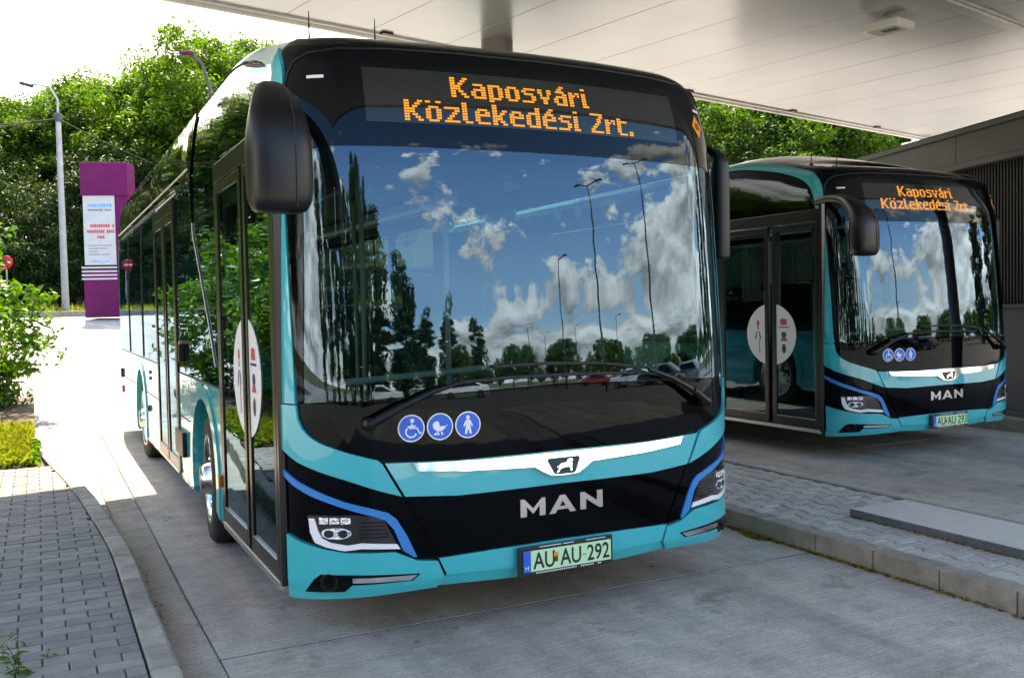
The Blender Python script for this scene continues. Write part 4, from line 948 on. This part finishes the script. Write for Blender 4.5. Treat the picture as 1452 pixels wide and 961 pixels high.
TL = [(-60, 40, 12.5), (-5, 41, 12.8), (45, 42, 13.2), (95, 44, 13.8), (160, 43, 14), (225, 44, 14.8), (285, 42, 15.8), (345, 44, 16), (410, 46, 16.4), (-20, 56, 15.5), (55, 58, 16.5), (130, 57, 17), (200, 58, 17), (262, 57, 18.6), (330, 60, 20.5), (400, 62, 21),
        (960, 44, 13.5), (1020, 46, 14.5), (1085, 44, 14), (1150, 46, 15), (1215, 48, 15.5), (1280, 50, 16), (1350, 52, 16), (990, 60, 17), (1110, 60, 18), (1230, 62, 18), (480, 50, 15), (560, 52, 15), (650, 54, 15), (740, 54, 15), (850, 52, 15), (-130, 40, 14.5), (-200, 38, 16.5), (-290, 36, 17), (-380, 34, 17.5), (-470, 33, 17)]
def rank_(px, d): return sorted(q[0] for q in TL if -80 < q[0] < 1400 and (q[0] < 500) == (px < 500) and (q[1] < 52) == (d < 52)).index(px)
for i, (px, d, ztop) in enumerate(TL):
    x, y = at(px, d); h = ztop-1.3-gz(x, y); s = h/12.7
    left = px < 500; row = 'nearer' if d < 52 else 'farther'; cnt_[(left, row)] = cnt_.get((left, row), 0)+1
    seen = -80 < px < 1400
    place('broad', x, y, s*1.02, ('leafy tree, %s from the left in the %s row %s' % (ORD[rank_(px, d)], row, 'left of the buses' if left else 'above the rear bus')) if seen else 'leafy green tree on the bank outside the photo, seen only in reflections', group='trees on the wooded bank '+('left' if left else 'right'), sz=s)
CL = [35, 75, 112, 150, -10, -60, 190, 240, 300, 985, 1060, 1130, 1200]
for px, d, h in [(35, 36, 6), (75, 35, 5.2), (112, 36, 6.4), (150, 37, 7), (-10, 34, 6.5), (-60, 33, 7), (190, 38, 7), (240, 38, 7), (300, 38, 8), (985, 40, 8), (1060, 41, 8), (1130, 41, 8), (1200, 42, 8)]:
    x, y = at(px, d); place('conifer', x, y, h/10.2*1.05, 'dark bushy evergreen low on the bank, '+ORD[sorted(q for q in CL if (q < 500) == (px < 500)).index(px)]+' from the left '+('beside the front bus' if px < 500 else 'behind the rear bus'), group='dark evergreens on the bank '+('left' if px < 500 else 'right'), sz=h/10.2)
for i, (x, y, h) in enumerate([(-17, 20, 12), (-22, 27, 13), (-19, 33, 13), (-27, 18, 13), (-24, 10, 12), (-30, 25, 14), (-12, 27, 10), (-29, 3, 12)]):
    place('broad', x, y, h/12.4, 'leafy green tree left of the photo, seen only in reflections', group='trees left of the roadway', sz=h/12.4)
# hedge shrubs in the bed
for i, (x, y, s, lb) in enumerate([(-3.30, 8.75, .88, 'bright laurel shrub at the left edge behind the planted bed'), (-3.7, 9.9, 1.25, 'laurel shrub'), (-4.6, 9.0, 1.3, 'laurel shrub'), (-3.2, 11.2, 1.2, 'laurel shrub'), (-5.6, 9.8, 1.45, 'laurel shrub'), (-4.2, 11.6, 1.5, 'laurel shrub'), (-6.8, 9.2, 1.5, 'laurel shrub'), (-5.4, 11.8, 1.6, 'laurel shrub')]):
    place('shrub', x, y, s, lb if i == 0 else 'laurel shrub %s of the planted bed, mirrored in bus side' % ['', 'close behind the front shrub', 'second along from the photo edge', 'at the back near the road', 'third along from the photo edge', 'at the back, middle', 'farthest left', 'at the back left corner'][i], 'shrub', 'laurel shrubs in the bed', zo=.1, idx=i % 2)
# grass and ground cover in the bed, verge grass, fallen leaves at the platform kerb
rs = np.random.RandomState(4)
def scatter(name, n, fx, size, mat, label, asp=.12, up=.0, parent=None, tl=.25):
    P = np.array([fx() for _ in range(n)]); nn = rs.normal(size=(n, 3))*(1, 1, .25)+(0, 0, up); nn /= np.linalg.norm(nn, axis=1, keepdims=True)
    o = leafcloud(name, P, nn, size*rs.uniform(.5, 1.5, n), rs.uniform(0, 1, n), mat, parent, asp, rs); return tag(o, label, kind='stuff')
scatter('bed_grass', 9000, lambda: (lambda x, y: (x, y, .15+rs.rand()*.06))(-2.36-rs.rand()**1.4*2.6, 5.72+rs.rand()*3.2), .11, 'grass', 'sunlit grass and ground cover in the planted bed', .16, .2)
scatter('bed_grass', 1500, lambda: (lambda x, y: (x, y, .15+rs.rand()*.03))(-2.28-rs.rand()*.8, 5.72+rs.rand()*1.5), .09, 'laurel', 'low leafy ground cover in the planted bed', .5, .8)
scatter('verge_grass', 7000, lambda: (lambda x, y: (x, y, gz(x, y)+.08))(rs.uniform(-14, 16), 26.9+rs.rand()**1.5*7), .5, 'grass', 'dry verge grass below the trees', .14, .3)
kx = [1.815]
def deb():
    y = 1.9-abs(rs.normal(0, 1.6)); 
    if rs.rand() < .35: y = rs.normal(.72, .06)
    return (1.818-abs(rs.normal(0, .012+.02*(abs(y-.72) < .12))), y, .004+rs.rand()*.008)
scatter('leaf_litter', 1500, deb, .026, 'dryleaf', 'yellow fallen leaves along the platform kerb', .6, 2.5)
scatter('leaf_litter', 500, lambda: (2.345-abs(rs.normal(0, .010)), .44-rs.rand()*3, .119), .018, 'dryleaf', 'dry leaf scraps along the raised slab', .6, 2.5)
def deb2():
    y = rs.rand()*4.4-.3; return (kin(y)+.118+abs(rs.normal(0, .03)), y, .004)
scatter('leaf_litter', 160, deb2, .018, 'dryleaf', 'scraps of leaf along the left kerb', .6, 2.5)
# weeds on the left pavement
def weed(px_w, py_w, h, n, label):
    w = empty('weed', (px_w, py_w, .125), label=label, cat='weed'); r_ = random.Random(int(h*1000)); st = MB(); P = []; N_ = []; S_ = []
    for k in range(3 if h > .1 else 1):
        a = r_.uniform(0, 6.28); lean = .12*h*k; st.tube([(0, 0, 0), (cos(a)*lean, sin(a)*lean, h*.5), (cos(a)*lean*2.2, sin(a)*lean*2.2, h*(1-.2*k))], [.0025, .002, .001], 5)
        for i in range(n):
            z = h*(1-.2*k)*(i+1)/n; q = r_.uniform(0, 6.28); ro = .02+.012*(1-i/n); P.append((cos(a)*lean*2.2*z/h+cos(q)*ro, sin(a)*lean*2.2*z/h+sin(q)*ro, z)); N_.append(Vector((cos(q)*.3, sin(q)*.3, .9)).normalized()[:]); S_.append(.055*(1.1-.5*i/n))
    st.build('stem', 'weedleaf', w); leafcloud('foliage', P, N_, S_, [.4]*len(P), 'weedleaf', w, .28)
def ground_at(px, py, z):
    d = _fw+_rt*((px-726)/1330)-_up*((py-480.5)/1330); t = (z-1.506)/d.z; return (-2.2519+d.x*t, -3.908+d.y*t)
for px, py, h, n, lb in ((27, 955, .17, 12, 'green weed growing tall between pavers at lower left'), (68, 931, .03, 4, 'tiny weed sprig between pavers beside the taller weed'), (5, 935, .05, 5, 'small brownish weed at the left edge of the pavement')):
    weed(*ground_at(px, py, .13), h, n, lb)

# ------------------------------------------------------------------ canopy
th = R(11.8); U = Vector((cos(th), sin(th), 0)); V_ = Vector((-sin(th), cos(th), 0)); CO = Vector((-.03, 7.33, 0)); CR = Matrix.Rotation(th, 3, 'Z')
def cp_(u, v, z): return CO+U*u+V_*v+Vector((0, 0, z))
can = empty('canopy', tuple(CO), 0, 'large flat canopy over the bus bays with pale metal panel ceiling', 'canopy')
def cbox(name, u0, u1, v0, v1, z0, z1, mat, parent=can, bev=0.):
    o = MB().box(cp_((u0+u1)/2, (v0+v1)/2, (z0+z1)/2)-CO, (u1-u0, v1-v0, z1-z0), CR, bev).build(name, mat, parent); return o
VN = -10.4
u = .51-1.14*6
while u < 20:
    cbox('ceiling_panel', u+.003, u+1.137, VN+.1, -.12, 5.0, 5.03, 'ceiling', bev=.004); u += 1.14
cbox('canopy_roof', -6.4, 20.4, VN, -.02, 5.036, 5.42, 'fascia')
cbox('canopy_edge', -6.4, 20.4, -.115, -.07, 4.975, 5.034, 'fascia', bev=.004); cbox('canopy_edge', -6.4, 20.4, -.015, .05, 4.95, 5.45, 'fascia', bev=.006)
cbox('canopy_edge', -6.4, 20.4, VN-.05, VN-.005, 4.93, 5.45, 'fascia', bev=.006)
cbox('ceiling_channel', 4.2, 20, -5.10, -4.96, 4.955, 4.997, 'alu', bev=.004)
for k in range(8): cbox('edge_clip', -4+k*2.9, -3.85+k*2.9, -.21, -.125, 4.975, 4.997, 'plastic')
def clamp_(x, y, lb):
    l = empty('ceiling_lamp', (x, y, 4.89), th, lb, 'lamp', 'box lamps under the canopy')
    MB().box((0, 0, 0), (.42, .50, .085), bev=.008).build('lamp_body', 'lampwhite', l)
    MB().box((0, 0, -.0445), (.32, .38, .004)).build('diffuser', 'signwhite', l); MB().box((-.02, -.05, -.048), (.12, .20, .004)).build('lamp_grid', 'interior', l)
    MB().box((-.05, .02, .0755), (.16, .10, .066)).build('mount', 'alu', l)
clamp_(7.38, 4.55, 'white box lamp hanging under the canopy at upper right'); clamp_(15.3, 10.7, 'white box lamp at the far canopy edge above the beam')
clamp_(-.8, 1.4, 'white box lamp under the canopy above the front bus')
def column(x, y, lb, brace=True):
    c = empty('canopy_column', (x, y, .1), 0, lb, 'column', 'columns carrying the canopy')
    MB().lathe([(0, .26), (.03, .26), (.04, .21), (4.88, .21), (4.9, .21)], (0, 0, 0), 'Z', 28).build('shaft', 'column', c)
    MB().box((0, 0, .0), (.6, .6, .05), bev=.01).build('base_plate', 'alu', c)
    if brace:
        for s in (-1, 1): MB().tube([(0, 0, 3.1), (s*1.1, 0, 4.88)], .06, 10).build('brace', 'column', c)
column(3.30, 7.35, 'round grey canopy column behind the front bus, top against the ceiling', False)
column(9.5, -.5, 'round grey canopy column right of the camera, seen in the rear windscreen')
0 and column(15.6, 9.6, 'round grey canopy column at the far right bay', False)

# ------------------------------------------------------------------ station building
bd = Vector((.2807, .9598, 0)); bA = Vector((7.62, 2.97, 0)); ang = math.atan2(-bd.x, bd.y); BR = Matrix.Rotation(ang, 3, 'Z')
bld = empty('station_building', tuple(bA), ang, 'low dark station building with ribbed wall and grey fascia at right', 'building')
def bb(name, x0, x1, y0, y1, z0, z1, mat, bev=.0, parent=bld): return MB().box(((x0+x1)/2, (y0+y1)/2, (z0+z1)/2), (x1-x0, y1-y0, z1-z0), bev=bev).build(name, mat, parent)
bb('wall', .10, 5, -.9, 7.5, .12, 3.40, 'slat')
yy = -.9
while yy < 6.2:
    bb('wall_panel', 0, .098, yy, yy+1.19, .20, 1.36, 'bluewall', .004); bb('plinth', -.012, .098, yy, yy+1.196, .10, .195, 'bluewall', .003); yy += 1.2
bb('ledge', -.03, .098, -.9, 7.4, 1.365, 1.405, 'bluewall', .004)
m = MB(); yy = -.88
while yy < 7.4: m.box((.07, yy, 2.23), (.055, .022, 1.63)); yy += .052
tag(m.build('wall_rib', 'slat', bld), kind='stuff')
yy = -.9
for l in (1.9, 2.4, 2.4, 1.6): bb('fascia_panel', -.05, .098, yy, yy+l-.012, 3.12, 3.46, 'greybeam', .004); yy += l
bb('fascia_foot', -.07, .096, -.9, 7.4, 3.05, 3.115, 'greybeam', .004); bb('roof_edge', -.09, 5.1, -1.0, 7.6, 3.465, 3.52, 'greybeam', .006)
bb('roof_slab', -.03, 5, -.9, 7.5, 3.525, 3.55, 'slat')

# ------------------------------------------------------------------ things beyond the bus
def tbase(px, d, z): 
    p = Vector((-2.2519, -3.908, 1.506))+_fw*d+_rt*((px-726)/1330*d); return (p.x, p.y, z)
x, y, _ = tbase(153, 25.2, 0); z0 = gz(x, y)+.04
tot = empty('sign_pylon', (x, y, z0), R(-19), 'purple sign pylon with white text panel beside the road', 'sign')
H = 4.12
MB().box((.10, .32, H/2), (1.06, .66, H), bev=.01).build('core', 'purple', tot)
MB().box((.06, .30, H-.44), (1.20, .80, .88), bev=.012).build('cap', 'purple', tot)
MB().box((-.10, -.045, .64), (.86, .09, 1.28), bev=.01).build('foot_panel', 'purple', tot)
MB().box((-.10, -.0935, .62), (.865, .004, .012)).build('foot_joint', 'liner', tot)
fc = MB().box((-.10, -.035, 2.33), (.80, .06, 1.86), bev=.006).build('text_panel', 'signwhite', tot)
def bars(z, h, n, w, x0, mat, parent=fc, y=-.067, gap=.3):
    m = MB(); q = w/n
    for k in range(n):
        if (k*7+3) % 11 == 0: continue
        m.box((x0+q*(k+.5), y, z), (q*(1-gap), .003, h*(1 if k % 3 else .8)))
    m.build('sign_lettering', mat, parent)['kind'] = 'stuff'
bars(2.98, .09, 8, .62, -.38, 'blue', gap=.2); bars(2.86, .045, 14, .60, -.38, 'signblue_' if 0 else 'bluewall')
bars(2.44, .085, 11, .62, -.34, 'redprint', gap=.2); bars(2.29, .085, 14, .70, -.42, 'redprint', gap=.2); bars(2.14, .075, 3, .19, -.16, 'redprint', gap=.2)
for q, w in ((1.92, .6), (1.84, .5), (1.76, .25), (1.68, .55)): bars(q, .022, 16, w, -.40, 'bluewall')
bars(1.50, .05, 10, .55, -.36, 'blue', gap=.3)
for k in range(4): MB().box((-.13, -.075, 1.33-.10*k), (.90, .035, .045), bev=.004).build('louvre', 'signwhite', tot)
# utility pole with lamp arm and cables
x, y, _ = tbase(95, 30, 0); z0 = gz(x, y)
up_ = empty('utility_pole', (x, y, z0), 0, 'tall concrete utility pole with lamp arm and cables left of the pylon', 'pole')
dx, dy = -.02, 0; ph = 7.75-z0
MB().tube([(0, 0, -.3), (dx, dy, ph)], [.115, .08], 12).build('shaft', 'polegrey', up_)
MB().lathe([(0, .12), (.05, .13), (.22, .13), (.26, .10)], (dx*.98, dy*.98, ph-.15), 'Z', 14).build('collar', 'postdark', up_)
MB().tube([(dx, dy, ph), (dx*1.02, dy, ph+.55), (dx-.22, dy+.05, ph+.95), (dx-.7, dy+.2, ph+1.02)], .035, 8).build('lamp_arm', 'polegrey', up_)
MB().box((dx-.86, dy+.24, ph+1.0), (.42, .2, .09), Matrix.Rotation(R(12), 3, 'Y'), .03).build('lamp_head', 'postdark', up_)
cb = MB()
for (ex, ey, ez), sag in (((-14, 2, -1.0), .7), ((-14, 3, -1.25), .8), ((8, 12, -.6), .6)):
    P = [(dx+(ex)*k/14, dy+ey*k/14, ph-.05+ez*k/14-sag*4*(k/14)*(1-k/14)*.5) for k in range(15)]; cb.tube(P, .018, 5)
cb.build('cable', 'cable', up_)
# curved street lamp behind the bus
x, y, _ = tbase(318, 24, 0); z0 = gz(x, y)
sl_ = empty('street_lamp', (x, y, z0), 0, 'curved street lamp rising behind the front bus roof', 'street lamp')
q = [Vector(tbase(px, 24, 0))-Vector((x, y, 0)) for px in (318, 308, 299, 285, 270)]
MB().tube([(0, 0, -.2), (0, 0, 5.6-z0), (*q[1][:2], 7.2-z0), (*q[2][:2], 7.75-z0), (*q[3][:2], 8.02-z0)], [.08, .06, .045, .04, .035], 10).build('shaft', 'postdark', sl_)
MB().box((*((q[4]+q[3])/2)[:2], 8.05-z0), (.42, .16, .09), Matrix.Rotation(R(-60), 3, 'Z') @ Matrix.Rotation(R(8), 3, 'Y'), .03).build('lamp_head', 'purple', sl_)
# no-entry sign
x, y, _ = tbase(12.5, 30, 0); z0 = gz(x, y)
ne = empty('road_sign', (x, y, z0), R(-24), 'round red no entry sign behind the laurel shrub', 'road sign')
zc = 1.506+(447-373)/1330*30-z0+.02
MB().tube([(0, .03, -.2), (0, .03, zc+.15)], .025, 8).build('post', 'polegrey', ne)
dk = MB().lathe([(-.008, 0), (-.008, .215), (.006, .22), (.006, 0)], (0, 0, zc), 'Y', 28).build('sign_face', 'red', ne)
MB().box((0, -.011, zc), (.29, .004, .06)).build('white_bar', 'white', ne)
kb = MB()
for k in range(12): MB().box((-16+k*3.0, 26.4, gz(0, 26.4)+.02), (2.98, .22, .26), bev=.02).build('roadside_kerb', 'kerb', road)

# ------------------------------------------------------------------ behind the camera (seen in the windscreens)
def dirp(az, d, o=(0, .1)): return o[0]+sin(R(az))*d, o[1]-cos(R(az))*d
for i, (az, d, h) in enumerate([(-26, 24, 10), (-20, 25, 13), (-14, 25, 13), (-8, 26, 12), (-3, 27, 10.5), (2, 28, 8.5), (6, 36, 8), (10, 44, 9.5), (-30, 23, 10), (-36, 24, 11), (-43, 23, 11), (-50, 24, 12), (-58, 25, 11), (-13, 21, 10), (-19, 20, 11), (15, 46, 8.5), (74, 34, 10), (80, 32, 12), (87, 34, 13)]):
    x, y = dirp(az, d); place('poplar', x, y, h/13*1.15, 'slender dark poplar across the yard, mirrored in the windscreens', group='poplars across the yard', sz=h/13)
for i in range(52):
    az = -34+i*2.4; d = 66+10*math.sin(i*2.3); x, y = dirp(az, d); place('broad', x, y, .40+.12*math.sin(i*1.7), 'low round tree of the far row across the yard, mirrored in the windscreens', group='low trees across the yard')
def lamp_post(x, y, h, double, lb, rz=0.):
    t = empty('lamp_post', (x, y, 0), rz, lb, 'street lamp', 'lamp posts in the yard')
    MB().tube([(0, 0, -.1), (0, 0, h*.5), (0, 0, h)], [.09, .07, .045], 8).build('shaft', 'postdark', t)
    for s in ((-1, 1) if double else (1,)):
        MB().tube([(0, 0, h-.05), (s*.7, 0, h+.12)], .035, 6).build('arm', 'postdark', t); MB().box((s*.95, 0, h+.15), (.55, .2, .08), bev=.02).build('lamp_head', 'postdark', t)
for i, (az, d, h, db) in enumerate([(38, 22, 8.5, True), (30.5, 34, 8, False), (49, 23, 10, True), (24, 60, 8, False), (33, 62, 8, False), (41, 58, 8, False), (27, 70, 8, True)]):
    x, y = dirp(az, d); lamp_post(x, y, h, db, ('two-armed' if db else 'single-armed')+' lamp post in the yard behind the camera', R(20+az))
def car(x, y, rz, col, lb):
    c = empty('parked_car', (x, y, 0), rz, lb, 'car', 'cars parked across the yard'); mt = paint('car_paint_'+lb.split()[0], col, .3)
    prof = [(-2.1, .32), (-2.12, .75), (-1.95, .95), (-1.25, 1.02), (-.55, 1.44), (.75, 1.46), (1.55, 1.08), (2.0, .98), (2.1, .6), (2.05, .32)]
    b = MB(); n = len(prof); rows = [(-.86, .0), (-.80, .0), (-.6, .03), (.6, .03), (.80, .0), (.86, .0)]
    vs = [((p[0]), w*(1-.22*max(0, (p[1]-.95))/.5), p[1]-(.04 if abs(w) > .84 else 0)+k) for w, k in rows for p in prof]
    b.add(vs, [(i*n+j, i*n+j+1, (i+1)*n+j+1, (i+1)*n+j) for i in range(len(rows)-1) for j in range(n-1)]+[tuple(range(n)), tuple(range(len(vs)-n, len(vs)))[::-1]]); b.build('body', mt, c)
    for s in (-1, 1): MB().prism([(-1.15, 1.0), (-.55, 1.36), (.68, 1.38), (1.35, 1.04)], lambda p: (p[0], s*(.872-.40*(p[1]-.95)), p[1]), lambda p: (p[0], s*(.862-.40*(p[1]-.95)), p[1])).build('side_window', 'black', c)
    MB().prism([(-.66, 0), (.66, 0), (.58, 1), (-.58, 1)], lambda p: (-1.27+.66*p[1], p[0], 1.05+.37*p[1]), lambda p: (-1.25+.66*p[1], p[0], 1.04+.37*p[1])).build('windscreen', 'black', c)
    for wx in (-1.3, 1.3):
        for s in (-1, 1):
            w = MB().lathe([(-.1, .22), (-.1, .31), (.1, .31), (.1, .22)], (wx, s*.80, .31), 'Y', 20).build('wheel', 'rubber', c); MB().lathe([(s*.085, .22), (s*.06, .05), (s*.06, 0)], (wx, s*.80, .31), 'Y', 16).build('rim', 'alu', w)
    for s in (-1, 1): MB().box((-2.06, s*.62, .72), (.12, .3, .14), bev=.03).build('headlight', 'lens', c)
for i, (az, d, rz, col, lb) in enumerate([(44, 26, 60, (.7, .7, .7), 'white hatchback parked across the yard'), (50, 24, 75, (.03, .03, .035), 'black hatchback parked across the yard'), (56, 25, 80, (.25, .27, .3), 'silver hatchback parked across the yard'), (36, 40, 20, (.3, .02, .02), 'red hatchback parked across the yard'), (12, 30, 10, (.72, .72, .72), 'pale hatchback by the poplars across the yard'), (-4, 24, 0, (.6, .62, .6), 'grey hatchback under the poplars across the yard')]):
    x, y = dirp(az, d); car(x, y, R(rz), col, lb)
# drop unused prototypes
for k, L in protos.items():
    for i, p in enumerate(L):
        if (k, i) not in used:
            for c in kids(p): bpy.data.objects.remove(c)
            bpy.data.objects.remove(p)
